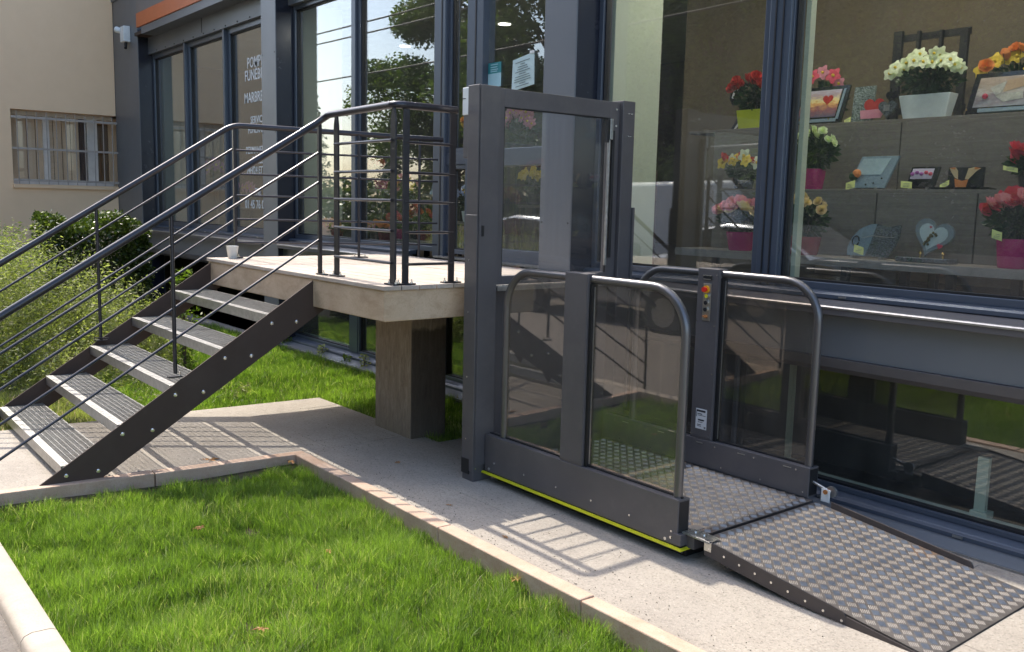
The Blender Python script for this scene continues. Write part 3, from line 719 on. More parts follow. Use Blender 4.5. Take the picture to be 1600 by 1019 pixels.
gm = gr.data.materials[0]; y_ = 2.91
br0 = None
for k in range(11):
    yb = 2.915+k*.135
    o = MB().tube([(-15.425,yb,1.76),(-15.425,yb,2.83)], .0075, 6).build('bar', gm, gr); o.location = [-c for c in gr.location]

# ------------------------------------------------------------------ landing
LA = thing('concrete_landing', (-5.7, 3.5, 0), 'raised concrete landing with board top on a single stained pillar', 'landing')
MB().box(-7.11,-4.43,2.655,4.34,.945,1.124).build('slab', M['slab'], LA, .006)
MB().box(-5.68,-5.20,3.33,3.62,-.05,.944).build('pillar', M['pillar'], LA, .008)
yy = 2.642; k = 0
while yy < 4.33:
    y1 = min(yy+.118, 4.342)
    MB().box(-7.12,-4.415,yy+.002,y1-.0035,1.1245,1.150+random.uniform(-.001,.001)).build('deck_board', M['deck'], LA, .003); yy += .1205
MB().box(-4.414,-4.275,3.24,4.34,1.118,1.142).build('toe_plate', M['galv'], LA, .002)

# ------------------------------------------------------------------ staircase
ST = thing('metal_staircase', (-6.1, 1.8, 0), 'dark steel open staircase with five galvanised grating treads', 'staircase')
def stringer(xa, xb):
    poly = [(1.023,.045),(1.023,.053),(2.652,1.115),(2.652,.943),(2.76,.943),(1.352,.045)]
    return MB().prism(poly, 'x', xa, xb).build('stringer', M['stringer'], ST, .0015)
s1 = stringer(-5.308,-5.298); s2 = stringer(-7.062,-7.052)
for side, xa in ((s1,-5.298),(s2,-7.052)):
    for k in range(5):
        for yb in (1.162+.302*k, 1.328+.302*k):
            MB().lathe([(.0125,0),(.0125,.003),(.009,.007),(.001,.008)], (0,0,0), 12).xf(Matrix.Translation((xa,yb,.088+.192*k)) @ Matrix.Rotation(R(90),4,'Y')).build('bolt', M['screw'], side, smooth=True)
for k in range(5):
    yf = 1.14+.301*k; z = .143+.192*k; xa, xb = -7.05, -5.31
    t = MB().box(xa,xb,yf,yf+.045,z-.003,z).box(xa,xb,yf,yf+.003,z-.062,z-.003).box(xa,xb,yf+.003,yf+.02,z-.062,z-.059).box(xa,xa+.004,yf,yf+.27,z-.05,z-.003).box(xb-.004,xb,yf,yf+.27,z-.05,z-.003).box(xa,xb,yf+.266,yf+.27,z-.03,z).build('tread', M['galv'], ST)
    g = MB()
    for j in range(7): yb = yf+.075+j*.0315; g.box(xa+.005,xb-.005,yb-.0013,yb+.0013,z-.022,z-.0012)
    nx = 66
    for j in range(nx): xx = xa+.02+j*(xb-xa-.04)/(nx-1); g.box(xx-.0019,xx+.0019,yf+.046,yf+.265,z-.010,z-.0003)
    g.build('grating', M['galv'], t)['kind'] = 'stuff'
    nz = MB()
    for j in range(33):
        xx = xa+.03+j*.052; nz.box(xx,xx+.030,yf+.010,yf+.034,z-.0005,z+.0013)
    nz.build('nosing_studs', M['galv'], t)['kind'] = 'stuff'
    MB().prism([(yf+.05,z-.005),(yf+.24,z-.005),(yf+.13,z-.155)], 'x', -5.50, -5.494).build('bracket', M['stringer'], ST)
    MB().bar((-5.497,yf+.08,z-.13),(-5.34,yf+.16,z-.13),.03,.004).build('bracket_foot', M['galv'], ST)

# ------------------------------------------------------------------ railings
def arc(c, a, b_, n=6):
    """smooth corner points through control b between a and c (quadratic)"""
    return [tuple(Vector(a)*(1-t)**2 + Vector(b_)*2*t*(1-t) + Vector(c)*t*t) for t in [i/n for i in range(n+1)]]
NR = thing('stair_railing', (-5.42, 1.9, 0), 'near charcoal tube railing running up the stairs and round the landing corner', 'railing')
XN = -5.30
h0 = (XN,.55,.782)
pts = [h0] + arc((XN+.05,2.742,2.150), (XN,2.665,2.086), (XN,2.735,2.135), 5) + [(-4.50,2.738,2.160)] + arc((-4.452,2.80,2.160), (-4.52,2.738,2.160), (-4.452,2.735,2.160), 5)+[(-4.452,3.15,2.160)]
MB().tube(pts, .0215, 14).build('handrail', M['rail'], NR, smooth=True)
MB().tube([(XN,2.58,2.034),(XN,2.66,2.083)], .0232, 14).build('collar', M['rail'], NR, smooth=True)
sl = .6166
def stair_bars(par, X, ytop, drop=(.188,.371,.552,.733)):
    for dz in drop:
        yb = ytop; MB().tube([(X,.62,.782+sl*.07-dz+.0),(X,yb,.782+sl*(yb-.55)-dz)], .0082, 8).build('rail_bar', M['rail'], par, smooth=True)
stair_bars(NR, XN, 2.70)
def round_post(par, X, Y, z0, z1, r_=.0115):
    p = MB().tube([(X,Y,z0),(X,Y,z1)], r_, 10).build('post', M['rail'], par, smooth=True)
    return p
round_post(NR, XN, 1.77, .60, 1.53)
MB().box(XN-.03,XN+.006,1.73,1.81,.575,.583).build('post_foot', M['rail'], NR)
MB().tube([(XN-.01,1.80,.583),(XN-.01,1.80,.605)], .006, 6).build('bolt', M['screw'], NR)
round_post(NR, XN, .64, .05, .82)
p = MB().box(XN-.011,XN+.011,2.69,2.712,1.158,2.105).build('post', M['rail'], NR)
def base_plate(par, x0, x1, y0, y1, bolts):
    q = MB().box(x0,x1,y0,y1,1.1512,1.159).build('base_plate', M['rail'], par)
    for bx, by in bolts:
        MB().tube([(bx,by,1.159),(bx,by,1.167)], .0085, 6).tube([(bx,by,1.167),(bx,by,1.182)], .0045, 6).build('bolt', M['screw'], q)
base_plate(NR, XN-.02, XN+.075, 2.68, 2.722, [(XN+.05,2.70)])
def flat_post(par, X, Y, along='x'):
    w, t = .026, .0065
    prof = [(-w,1.159),(w,1.159),(w,2.07),(.011,2.143),(-.011,2.143),(-w,2.07)]
    if along == 'x': return MB().prism([(X+a,z) for a,z in prof],'y',Y-t,Y+t).build('post', M['rail'], par, .001)
    return MB().prism([(Y+a,z) for a,z in prof],'x',X-t,X+t).build('post', M['rail'], par, .001)
flat_post(NR, -5.145, 2.738); base_plate(NR, -5.20, -5.08, 2.712, 2.762, [(-5.185,2.738),(-5.10,2.738)])
flat_post(NR, -4.475, 2.738); base_plate(NR, -4.53, -4.428, 2.712, 2.762, [(-4.515,2.738),(-4.443,2.738)])
for zb in (1.275,1.458,1.630,1.795,1.965):
    MB().tube([(-5.145,2.724,zb),(-4.475,2.724,zb)], .0085, 8).build('rail_bar', M['rail'], NR, smooth=True)
    MB().tube([(-4.452,2.80,zb-.008),(-4.452,3.135,zb-.008)], .0085, 8).build('rail_bar', M['rail'], NR, smooth=True)
for yp in (2.805, 3.125):
    MB().box(-4.458,-4.446,yp-.02,yp+.02,1.159,2.145).build('post', M['rail'], NR, .001)
    base_plate(NR, -4.478, -4.428, yp-.06, yp+.06, [(-4.453,yp-.045),(-4.453,yp+.045)])
# far railing
FR = thing('far_railing', (-6.84, 2.0, 0), 'far charcoal railing along the stairs and the left side of the landing', 'railing')
XF = -7.05
pts = [(XF,.50,.706)] + arc((XF+.02,2.93,2.185),(XF,2.79,2.150),(XF,2.86,2.190),5) + [(-6.56,4.50,2.155)]
MB().tube(pts, .0215, 14).build('handrail', M['rail'], FR, smooth=True)
for dz in (.185,.37,.555,.74): MB().tube([(XF,.6,.769-dz),(XF,2.84,2.185-dz)], .0082, 8).build('rail_bar', M['rail'], FR, smooth=True)
round_post(FR, XF, 1.82, .57, 1.52)
MB().box(XF-.03,XF+.03,1.78,1.86,.560,.568).bar((XF-.02,1.78,.58),(XF+.05,1.86,.58),.01,.01).build('post_foot', M['rail'], FR)
round_post(FR, XF, .62, .05, .77)
MB().box(XF-.011,XF+.011,2.845,2.867,1.159,2.17).build('post', M['rail'], FR); base_plate(FR, XF-.02,XF+.08,2.83,2.885,[(XF+.05,2.857)])
MB().tube([(-6.755,3.80,1.159),(-6.755,3.80,2.155)], .0115, 8).build('post', M['rail'], FR, smooth=True); base_plate(FR,-6.79,-6.72,3.74,3.87,[(-6.75,3.755),(-6.75,3.855)])
MB().tube([(-6.61,4.30,1.159),(-6.61,4.30,2.14)], .0115, 8).build('post', M['rail'], FR, smooth=True)
for zb in (1.262,1.445,1.632,1.80,1.985): MB().tube([(XF,2.86,zb+.01),(-6.57,4.46,zb)], .0085, 8).build('rail_bar', M['rail'], FR, smooth=True)
# plastic cup on the landing
cu = thing('plastic_cup', (-6.98, 2.80, 1.150), 'small white plastic cup standing on the far front corner of the landing', 'cup')
o = MB().lathe([(.027,0),(.030,.004),(.043,.085),(.045,.087),(.041,.086),(.029,.006),(.001,.005)], (0,0,0), 20).build('cup', M['white'], cu, smooth=True); o.location = (0,0,0)
cu.scale = (1.12,)*3

# ------------------------------------------------------------------ landing gate
GA = thing('landing_gate', (-4.21, 3.7, 0), 'tall charcoal gate frame with clear glazing between two lift masts', 'gate')
lp = MB().box(-4.272,-4.165,3.100,3.236,.0,2.282).build('mast', M['lift'], GA, .004)
MB().box(-4.276,-4.161,3.096,3.150,.06,1.56).build('cover_strip', M['lift'], lp, .003)
MB().box(-4.155,-4.150,3.103,3.235,.10,2.275).build('cover_plate', M['lift'], lp, .001)
MB().box(-4.163,-4.145,3.12,3.135,1.44,1.50).build('slot', M['black'], lp)
for zz in (.08,.5,.95,1.42,1.60,2.2): MB().tube([(-4.161,3.112,zz),(-4.157,3.112,zz)], .0045, 8).build('screw', M['screw'], lp)
for zz in (.25,.62,1.0,1.3): MB().tube([(-4.23,3.096,zz),(-4.23,3.092,zz)], .004, 8).build('screw', M['screw'], lp)
MB().box(-4.275,-4.20,3.095,3.10,.04,.13).build('foot_notch', M['black'], lp)
lamp = MB().box(-4.325,-4.274,3.108,3.16,1.88,2.272).build('call_box', M['lift'], GA, .004)
MB().box(-4.331,-4.2735,3.104,3.163,2.12,2.274).build('cap', M['white'], lamp, .004)
MB().box(-4.332,-4.30,3.102,3.105,2.21,2.214).build('groove', M['black'], lamp)
rp = MB().box(-4.272,-4.165,4.236,4.345,.0,2.290).build('mast', M['lift'], GA, .004)
MB().box(-4.276,-4.150,4.345,4.362,.3,1.62).build('cover_strip', M['lift'], rp, .002)
for zz in (2.21,2.07): 
    for yy in (4.285,4.31): MB().tube([(-4.165,yy,zz),(-4.161,yy,zz)], .0045, 8).build('screw', M['screw'], rp)
dr = MB().box(-4.235,-4.190,3.243,3.300,1.155,2.278).box(-4.235,-4.190,4.150,4.231,1.155,2.278).box(-4.235,-4.190,3.300,4.150,2.175,2.278).box(-4.235,-4.190,3.300,4.150,1.155,1.205).build('door_frame', M['lift'], GA, .002)
MB().box(-4.216,-4.210,3.300,4.150,1.205,2.175).build('glazing', M['gateglass'], dr)
MB().box(-4.205,-4.194,3.300,3.307,1.205,2.175).box(-4.205,-4.194,4.143,4.15,1.205,2.175).box(-4.205,-4.194,3.307,4.143,2.168,2.175).build('bead', M['black'], dr)
MB().box(-4.188,-4.170,4.125,4.140,1.25,2.06).build('handle_bar', M['galv'], dr, .003)
MB().box(-4.188,-4.160,4.10,4.118,2.02,2.165).build('closer', M['black'], dr, .003)
MB().box(-4.188,-4.158,4.122,4.148,2.04,2.168).build('closer_box', M['galv'], dr, .003)
MB().box(-4.188,-4.168,4.155,4.175,1.30,2.10).build('pull_rail', M['black'], dr, .004)
for zz in (2.232,2.13): MB().tube([(-4.190,4.20,zz),(-4.186,4.20,zz)], .007, 8).build('screw', M['screw'], dr)
sh = MB().box(-4.19,-4.15,3.245,4.23,1.122,1.150).build('threshold', M['galv'], GA, .002)
for k in range(9): MB().tube([(-4.17,3.30+k*.1,1.150),(-4.17,3.30+k*.1,1.155)], .007, 8).build('rivet', M['screw'], sh)
MB().box(-4.262,-4.250,3.237,4.235,.05,1.12).build('apron', M['lift'], GA)

# ------------------------------------------------------------------ wheelchair lift
LI = thing('wheelchair_lift', (-3.4, 3.7, 0), 'charcoal platform lift with two glazed guards, tread plate floor and control post', 'wheelchair lift')
MB().box(-4.10,-2.66,3.235,4.16,.004,.060).build('base', M['black'], LI)
MB().box(-4.14,-2.60,3.215,4.17,.060,.118).build('platform', M['lift'], LI)
for xx in (-3.95,-2.84): MB().box(xx,xx+.16,3.228,3.236,.012,.042).build('grip_slot', M['lift'], LI, .003)
def treadbars(L, Wd, a=.0418):
    """raised bars in groups of five, alternating direction, on a plate L x Wd (local x,y)"""
    V = []; F = []; c45 = math.sqrt(.5); N = int((L+Wd)/a)+2
    for i in range(-N, N):
        for j in range(-N, N):
            u, v = (i+.5)*a, (j+.5)*a
            x, y = (u-v)*c45, (u+v)*c45
            if not (.012 < x < L-.012 and .012 < y < Wd-.012): continue
            ang = R(45) if (i+j) % 2 else R(-45)
            ca, sa = math.cos(ang), math.sin(ang); hl, hw, hh = .0165, .0018, .0028
            for k in (-2,-1,0,1,2):
                ox, oy = x - sa*k*.0074, y + ca*k*.0074
                b0 = len(V)
                for p_, q_, z_ in ((-hl,0,0),(-hl*.7,-hw,0),(hl*.7,-hw,0),(hl,0,0),(hl*.7,hw,0),(-hl*.7,hw,0),(-hl*.72,0,hh),(hl*.72,0,hh)):
                    V.append((ox+ca*p_-sa*q_, oy+sa*p_+ca*q_, z_))
                F += [(b0,b0+1,b0+6),(b0+1,b0+2,b0+7,b0+6),(b0+2,b0+3,b0+7),(b0+3,b0+4,b0+7),(b0+4,b0+5,b0+6,b0+7),(b0+5,b0,b0+6)]
    return V, F
def tread_part(par, L, Wd, mat4, name='raised_tread_bars'):
    V, F = treadbars(L, Wd); me = bpy.data.meshes.new(name); me.from_pydata(V, [], F); me.transform(mat4); me.materials.append(M['bars'])
    o = bpy.data.objects.new(name, me); COL.objects.link(o); o.parent = par; o['kind'] = 'stuff'; return o
fl = MB().box(-4.12,-2.585,3.262,4.135,.119,.125).build('floor_plate', M['plate'], LI)
tread_part(fl, 1.53, .87, Matrix.Translation((-4.118,3.263,.125)))
# yellow sensor strip round the platform foot
ys_ = MB().box(-4.16,-2.645,3.158,3.172,.052,.059).box(-4.16,-2.645,3.163,3.172,.0595,.063).box(-2.645,-2.631,3.158,3.40,.052,.059).box(-2.645,-2.636,3.163,3.40,.0595,.063).build('safety_strip', M['yellow'], LI)
MB().box(-4.155,-2.648,3.172,3.26,.045,.072).build('sensor_frame', M['black'], LI)
MB().box(-2.70,-2.640,3.166,3.34,.072,.128).build('corner_block', M['lift'], LI, .003)
def guard(name, yo, yi, outer, zb):
    """skirt + post + two hoops + two panes; yo = outer face, yi = inner face"""
    ya, yb = min(yo,yi), max(yo,yi); ym = (ya+yb)/2
    g = MB().box(-4.145,-2.665 if outer else -2.62,ya,yb,zb,.286).build(name, M['lift'], LI, .003)
    xe = -2.665 if outer else -2.62
    MB().box(xe,xe+.0015,ya+.008,yb-.008,zb+.01,.276).build('end_opening', M['black'], g)
    MB().box(-4.14,xe-.01,ym-.006,ym+.006,.286,.292).build('glazing_channel', M['black'], g)
    fy = ya-.0005
    for k in range(6):
        xx = -4.05+k*.27; MB().tube([(xx,ya,.13 if outer else .262),(xx,ya-.003,.13 if outer else .262)], .0055, 8).build('screw', M['screw'], g)
    if not outer:
        for k in range(5): MB().box(-3.98+k*.3, -3.93+k*.3, ya-.003, ya, .262,.266).build('clip', M['zinc'], g)
        for k in range(6): MB().tube([(-4.0+k*.27,ya,.15),(-4.0+k*.27,ya-.003,.15)], .0045, 8).build('screw', M['screw'], g)
    xl, xr = (-3.495,-3.325) if outer else (-3.430,-3.278)
    po = MB().box(xl,xr,ya+.004,yb-.004,.2865,1.285).build('guard_post', M['lift'], LI, .003)
    MB().box(xl+.004,xr-.004,ya-.001+.003,ya+.0045,.30,1.275).build('cover', M['lift'], po)
    MB().box(xr,xr+.018,ym-.020,ym+.020,.2865,1.235).build('clamp_profile', M['black'], po)
    MB().box(xr+.018,xr+.020,ym-.004,ym+.004,.30,1.22).build('seam', M['galv'], po)
    x_r = -2.703 if outer else -2.652; x_l = -4.015 if outer else -3.935; rad = .21; zt = 1.257; tr = .0215
    for sgn, xe_, xs_ in ((1,x_r,xr),(-1,x_l,xl)):
        pts = [(xs_,ym,zt)]
        for i in range(9):
            a = math.pi/2*i/8; pts.append((xe_-sgn*rad+sgn*rad*math.sin(a), ym, zt-rad+rad*math.cos(a)))
        pts.append((xe_,ym,.285))
        MB().tube(pts, tr, 16).build('hoop', M['tube'], LI, smooth=True)
        xi0 = xs_+sgn*.025; xi1 = xe_-sgn*(tr+.001); ri = rad-tr
        poly = [(xi0,.292),(xi1,.292)] + [(xe_-sgn*rad+sgn*(ri)*math.cos(a), zt-rad+ri*math.sin(a)) for a in [math.pi/2*i/8 for i in range(9)]] + [(xi0,zt-tr-.001)]
        MB().prism(poly,'y',ym-.003,ym+.003).build('glazing', M['guardglass'], LI)
    return g, po
g1, p1 = guard('guard_skirt', 3.170, 3.250, True, .068)
for xx, zz in ((-2.70,.10),(-2.735,.085),(-4.10,.085)): MB().tube([(xx,3.170,zz),(xx,3.166,zz)], .008, 10).build('screw', M['screw'], g1)
g2, p2 = guard('guard_skirt', 4.150, 4.235, False, .126)
# control panel on the rear post (inner side, faces the platform)
cp = MB().box(-3.382,-3.325,4.147,4.1505,.985,1.200).build('control_panel', M['steelplate'], p2, .001)
def knob(mat, x, z, r_, l_, ring=None):
    if ring: MB().tube([(x,4.147,z),(x,4.139,z)], r_*1.45, 20).build('ring', M[ring], p2, smooth=True)
    return MB().tube([(x,4.142,z),(x,4.147-l_*.55,z),(x,4.147-l_*.6,z),(x,4.147-l_,z)], [r_*.75,r_*.75,r_,r_*.92], 18).build('button', M[mat], p2, smooth=True)
knob('red', -3.357, 1.166, .0155, .030, 'amber'); knob('ybtn', -3.352, 1.128, .012, .010, 'zinc')
knob('black', -3.354, 1.089, .0125, .012, 'zinc'); knob('black', -3.355, 1.050, .0125, .012, 'zinc')
MB().tube([(-3.352,4.147,1.010),(-3.352,4.135,1.010)], .010, 14).bar((-3.366,4.131,1.012),(-3.342,4.131,1.008),.006,.007).build('key_switch', M['rust'], p2)
MB().box(-3.385,-3.325,4.147,4.1505,1.222,1.246).build('display_slot', M['black'], p2); MB().box(-3.383,-3.33,4.1455,4.1475,1.222,1.226).box(-3.387,-3.328,4.1455,4.1475,1.243,1.247).build('slot_edge', M['zinc'], p2)
for xx, zz in ((-3.292,1.25),(-3.42,.98),(-3.292,.96),(-3.42,.72),(-3.292,.68),(-3.292,.42),(-3.42,.31),(-3.292,.31)): MB().tube([(xx,4.154,zz),(xx,4.150,zz)], .004, 8).build('screw', M['screw'], p2)
LB = simple('rating label film', (.56,.57,.58), .45); LI_ = simple('label ink', (.03,.03,.035), .5)
lb = MB().box(-3.392,-3.312,4.1506,4.1518,.345,.465).build('rating_label', LB, p2)
for a,b_,c_,d_ in ((-3.388,-3.384,.415,.458),(-3.384,-3.322,.446,.458),(-3.380,-3.345,.432,.437),(-3.378,-3.320,.424,.427),(-3.374,-3.33,.394,.403),(-3.374,-3.34,.384,.387),(-3.380,-3.35,.368,.372),(-3.380,-3.35,.360,.363),(-3.325,-3.318,.352,.362)):
    MB().box(a,b_,4.1499,4.1504,c_,d_).build('print_line', LI_, p2)
text('CE', -3.324, .352, .011, 4.1502, LI_, p2, 1.0, ext=.0002, name='ce_mark')
# hinge fittings and ramp
def hinge_plate(y0, y1):
    MB().box(-2.66,-2.50,y0,y1,.128,.134).tube([(-2.66,y0-.004,.131),(-2.50,y0-.004,.126)], .006, 8).build('hinge_plate', M['zinc'], LI, .001)
hp = hinge_plate(3.205, 3.275)
for xx in (-2.62,-2.57): MB().tube([(xx,3.245,.134),(xx,3.245,.139)], .007, 6).build('screw', M['screw'], LI)
MB().box(-2.53,-2.49,3.200,3.206,.085,.128).build('hinge_lug', M['zinc'], LI, .001)
MB().tube([(-2.62,4.195,.205),(-2.515,4.195,.178)], .008, 10).build('stay_rod', M['zinc'], LI, smooth=True)
MB().box(-2.555,-2.505,4.168,4.174,.125,.195).build('stay_lug', M['white'], LI, .002)
MB().tube([(-2.528,4.160,.180),(-2.528,4.195,.180)], .012, 12).build('stay_pin', M['rust'], LI, smooth=True)
MB().tube([(-2.515,4.195,.178),(-2.515,4.208,.178)], .030, 16).build('stay_roller', M['galv'], LI, smooth=True)
RA = thing('loading_ramp', (-2.0, 3.65, 0), 'sloping tread plate ramp with dark side plates in front of the lift', 'ramp')
xr0, zr0, xr1, zr1 = -2.555, .128, -1.465, .006
Lr = math.hypot(xr1-xr0, zr0-zr1); sa_ = math.asin((zr0-zr1)/Lr)
Mr = Matrix.Translation((xr0,3.212,zr0)) @ Matrix.Rotation(sa_,4,'Y')
ra = MB().box(0,Lr,0,.915,-.005,0).xf(Mr).build('ramp_plate', M['plate'], RA)
tread_part(ra, Lr, .915, Mr)
def zr(x): return zr0+(zr1-zr0)*(x-xr0)/(xr1-xr0)
def side(y0, y1, up, xs_, xe_, drop=True):
    t_ = [(xs_,zr(xs_)+up)]; n_ = 6; rad = .03
    for i in range(n_+1):
        a = math.pi/2*i/n_; t_.append((xe_-rad+rad*math.sin(a), zr(xe_)+up-rad+rad*math.cos(a)))
    lowz = lambda x: max(.003, zr(x)-.062)
    bt = [(xe_, max(.003,zr(xe_)-.05)), (xe_-.25, lowz(xe_-.25)), (xs_, lowz(xs_))]
    q = MB().prism(t_+bt,'y',y0,y1).build('side_plate', M['sideplate'], RA, .001)
    return q
q1 = side(3.202,3.209,.010,-2.53,-1.815)
for k in range(9):
    xx = -2.50+k*.0835; zz = zr(xx)-.022-.01*(k/9); MB().tube([(xx,3.202,zz),(xx,3.199,zz)], .0058, 8).build('screw', M['screw'], q1)
MB().prism([(-1.815,zr(-1.815)-.007),(-1.50,zr(-1.50)-.006),(-1.50,.001),(-1.815,.001)],'y',3.203,3.209).build('side_wedge', M['sideplate'], RA)
q2 = side(4.130,4.138,.030,-2.47,-1.745)
MB().box(-1.480,-1.462,3.212,4.127,.0005,.004).build('ramp_lip', M['black'], RA)

# ------------------------------------------------------------------ window display unit
DU = thing('display_unit', (-2.2, 5.3, 1.08), 'stepped taupe wood display unit behind the large shop window', 'display unit')
def D_(n_, mb, mat='wood', bevel=.002): return mb.build(n_, M[mat], DU, bevel)
D_('shelf', MB().box(-4.30, 1.5, 4.95, 5.26, 1.305, 1.348))
D_('shelf_edge', MB().box(-4.30, 1.5, 4.940, 4.9495, 1.300, 1.350), 'stonestrip')
for a, c in ((-4.24,-2.99),(-2.985,-2.385),(-2.38,-1.2),(-1.195,1.5)): D_('panel', MB().box(a, c-.003, 5.26, 5.29, 1.349, 1.742))
D_('shelf', MB().box(-4.24, 1.5, 5.262, 5.56, 1.743, 1.765))
for a, c in ((-4.5,-3.03),(-3.025,-1.8),(-1.795,1.5)): D_('panel', MB().box(a, c-.003, 5.56, 5.59, 1.766, 2.190))
D_('shelf', MB().box(-4.75, 1.5, 5.562, 6.15, 2.191, 2.212))
for xx in (-4.1,-3.1,-2.72,-2.55,-2.45,-2.1): D_('leg', MB().box(xx,xx+.045,5.1,5.145,1.08,1.304), 'intdark')
BT = thing('low_bench', (-2.6, 5.75, 1.08), 'low dark bench with pale lower boards under the display shelf', 'bench')
MB().box(-3.6,-.5,5.6,5.66,1.20,1.25).box(-3.6,-.5,5.6,5.64,1.10,1.14).build('boards', M['slab'], BT)

# flower arrangements
def rose_mesh(name, mat, r_=.04):
    b = MB()
    for ring, (n_, rad, hh, tilt) in enumerate(((5,1.0,.55,.9),(5,.72,.85,.55),(4,.42,1.0,.2))):
        for k in range(n_):
            a = 2*math.pi*k/n_ + ring*.6; w = math.pi/n_*1.25; vs = []
            for i, t in enumerate((0,.5,1)):
                rr_ = rad*(.25+.75*t**.7); z = hh*t*(1-.25*tilt*t)
                for s_ in (-1,0,1):
                    aa = a+s_*w*(1-.2*t); q = rr_*(1.0 if s_ == 0 else .93)
                    vs.append((math.cos(aa)*q*r_, math.sin(aa)*q*r_, (z - (.12*abs(s_)*t))*r_))
            b.add(vs, [(0,1,4,3),(1,2,5,4),(3,4,7,6),(4,5,8,7)])
    me = b.mesh(name, True); me.materials.append(mat); return me
def open_mesh(name, mat, mat2, r_=.045, n_=5):
    b = MB()
    for k in range(n_):
        a = 2*math.pi*k/n_; c, s_ = math.cos(a), math.sin(a); w = .42
        q = [(0,0,0),(.55,-w,.12),(1,-w*.35,.05),(1,w*.35,.05),(.55,w,.12)]
        b.add([((c*x-s_*y)*r_, (s_*x+c*y)*r_, z*r_) for x,y,z in q], [(0,1,2,3,4)])
    nf = len(b.f); b.ball((0,0,r_*.15), r_*.22, 6, 3)
    me = bpy.data.meshes.new(name); me.from_pydata(b.v,[],b.f); me.materials.append(mat); me.materials.append(mat2)
    for i,p in enumerate(me.polygons): p.material_index = 1 if i >= nf else 0
    return me
MESH = {}
def flower_mesh(kind, col):
    key = (kind, col)
    if key not in MESH:
        MESH[key] = rose_mesh('rose_bloom', M[col]) if kind == 'rose' else open_mesh('open_bloom', M[col], M['p_yellow'])
    return MESH[key]
def bouquet(loc, w, h, spec, pot, label, seed, group='flower arrangements in the shop window', n=14, depth=.16, name='flower_arrangement', size=1.0, leafn=260, drop=0):
    """loc = base on the shelf; pot = (mat, w_bottom, w_top, height, shape); spec = list of (kind, colour)"""
    t = thing(name, loc, label, 'flowers', group); r = random.Random(seed); rn = np.random.default_rng(seed)
    pm, wb, wt, ph, shp = pot
    if pm:
        if shp == 'round':
            q = MB().lathe([(wb*.5,0),(wb*.53,.01),(wt*.5,ph*.9),(wt*.5,ph),(wt*.46,ph),(wt*.44,ph*.85),(.001,ph*.84)], (0,0,0), 18).build('pot', M[pm], t, smooth=True)
        else:
            d_ = .10
            q = MB().hexa([(-wb/2,-d_*.4,0),(wb/2,-d_*.4,0),(wb/2,d_*.4,0),(-wb/2,d_*.4,0),(-wt/2,-d_*.55,ph),(wt/2,-d_*.55,ph),(wt/2,d_*.55,ph),(-wt/2,d_*.55,ph)]).build('pot', M[pm], t, .006)
        q.location = (0,0,0)
    # dome of leaves
    leafn = int(leafn*1.7); P = rn.normal(size=(leafn,3)); P /= np.linalg.norm(P,axis=1)[:,None]; P *= (rn.random(leafn)**.4)[:,None]
    P = P*np.array([w*.46, depth*.5, (h-ph)*.42]); P[:,2] += ph+(h-ph)*.36-drop
    V, F, _ = leaf_cloud(P, .05, seed, aspect=.55)
    o = np_mesh('foliage', V, F, M['flowerleaf'], None, t)
    b = MB()
    for i in range(n):
        u = (i+.5)/n; a = r.uniform(-1,1); xx = (u-.5)*w*.92 + r.uniform(-.02,.02); arch = math.sqrt(max(0,1-(2*u-1)**2))
        zz = ph + (h-ph)*(.38+ .52*arch*r.uniform(.55,1.0)) - drop*.5; yy = -depth*.32 + r.uniform(-.06,.03)
        kd, cl = spec[i % len(spec)]
        f = bpy.data.objects.new('bloom', flower_mesh(kd, cl)); COL.objects.link(f); f.parent = t; f.location = (xx,yy,zz)
        if kd == 'rose': f.rotation_euler = (R(r.uniform(35,75)), R(r.uniform(-25,25)+ (u-.5)*50), r.uniform(0,3)); s_ = size*r.uniform(.8,1.15)
        else: f.rotation_euler = (R(r.uniform(65,95)), R((u-.5)*50+r.uniform(-15,15)), 0); s_ = size*r.uniform(.85,1.2)
        f.scale = (s_,)*3
        b.tube([(xx*.2,0,ph*.8),(xx*.7,yy*.5,(ph+zz)*.5),(xx,yy,zz)], .0018, 4)
    o = b.build('stems', M['flowerleaf'], t); o.location = (0,0,0)
    return t
def price_card(par, x, y, z, w=.06, h=.035, rot=0.25):
    c, s_ = math.cos(rot)*w/2, math.sin(rot)*w/2
    o = MB().hexa([(x-c,y,z-s_),(x+c,y,z+s_),(x+c,y+.001,z+s_),(x-c,y+.001,z-s_),(x-c-.006,y+.01,z-s_+h),(x+c-.006,y+.01,z+s_+h),(x+c-.006,y+.011,z+s_+h),(x-c-.006,y+.011,z-s_+h)]).build('price_card', M['price'], par); o.location = (0,0,0)
    b = MB()
    for k in range(3): b.box(x-w*.32,x+w*.25,y-.0005+.003*k,y+.0002+.003*k,z+.007+k*.009,z+.0095+k*.009)
    o = b.build('price_print', INK, par); o.location = (0,0,0)
GF = 'flower arrangements in the shop window'
YB, YM, YT = 5.10, 5.40, 5.72
t = bouquet((-3.86,YB,1.349), .40, .36, [('rose','p_pink'),('rose','p_cream'),('rose','p_pink')], ('magenta',.15,.20,.125,'round'), 'pink and cream peonies in a magenta pot, left of the window mullion', 101, n=11, size=1.35)
t = bouquet((-3.37,YB,1.349), .34, .42, [('rose','p_cream')], ('redpot',.17,.21,.115,'round'), 'cream roses in a dark red bowl on the bottom shelf', 102, n=16, size=.8)
t = bouquet((-2.10,YB,1.349), .36, .41, [('rose','p_rose'),('rose','p_pink'),('rose','p_rose')], ('magenta',.14,.175,.155,'round'), 'large crimson and pink roses in a magenta pot on the bottom shelf', 103, n=12, size=1.35)
price_card(t, -.05, -.10, .15, .055, .045, -.3)
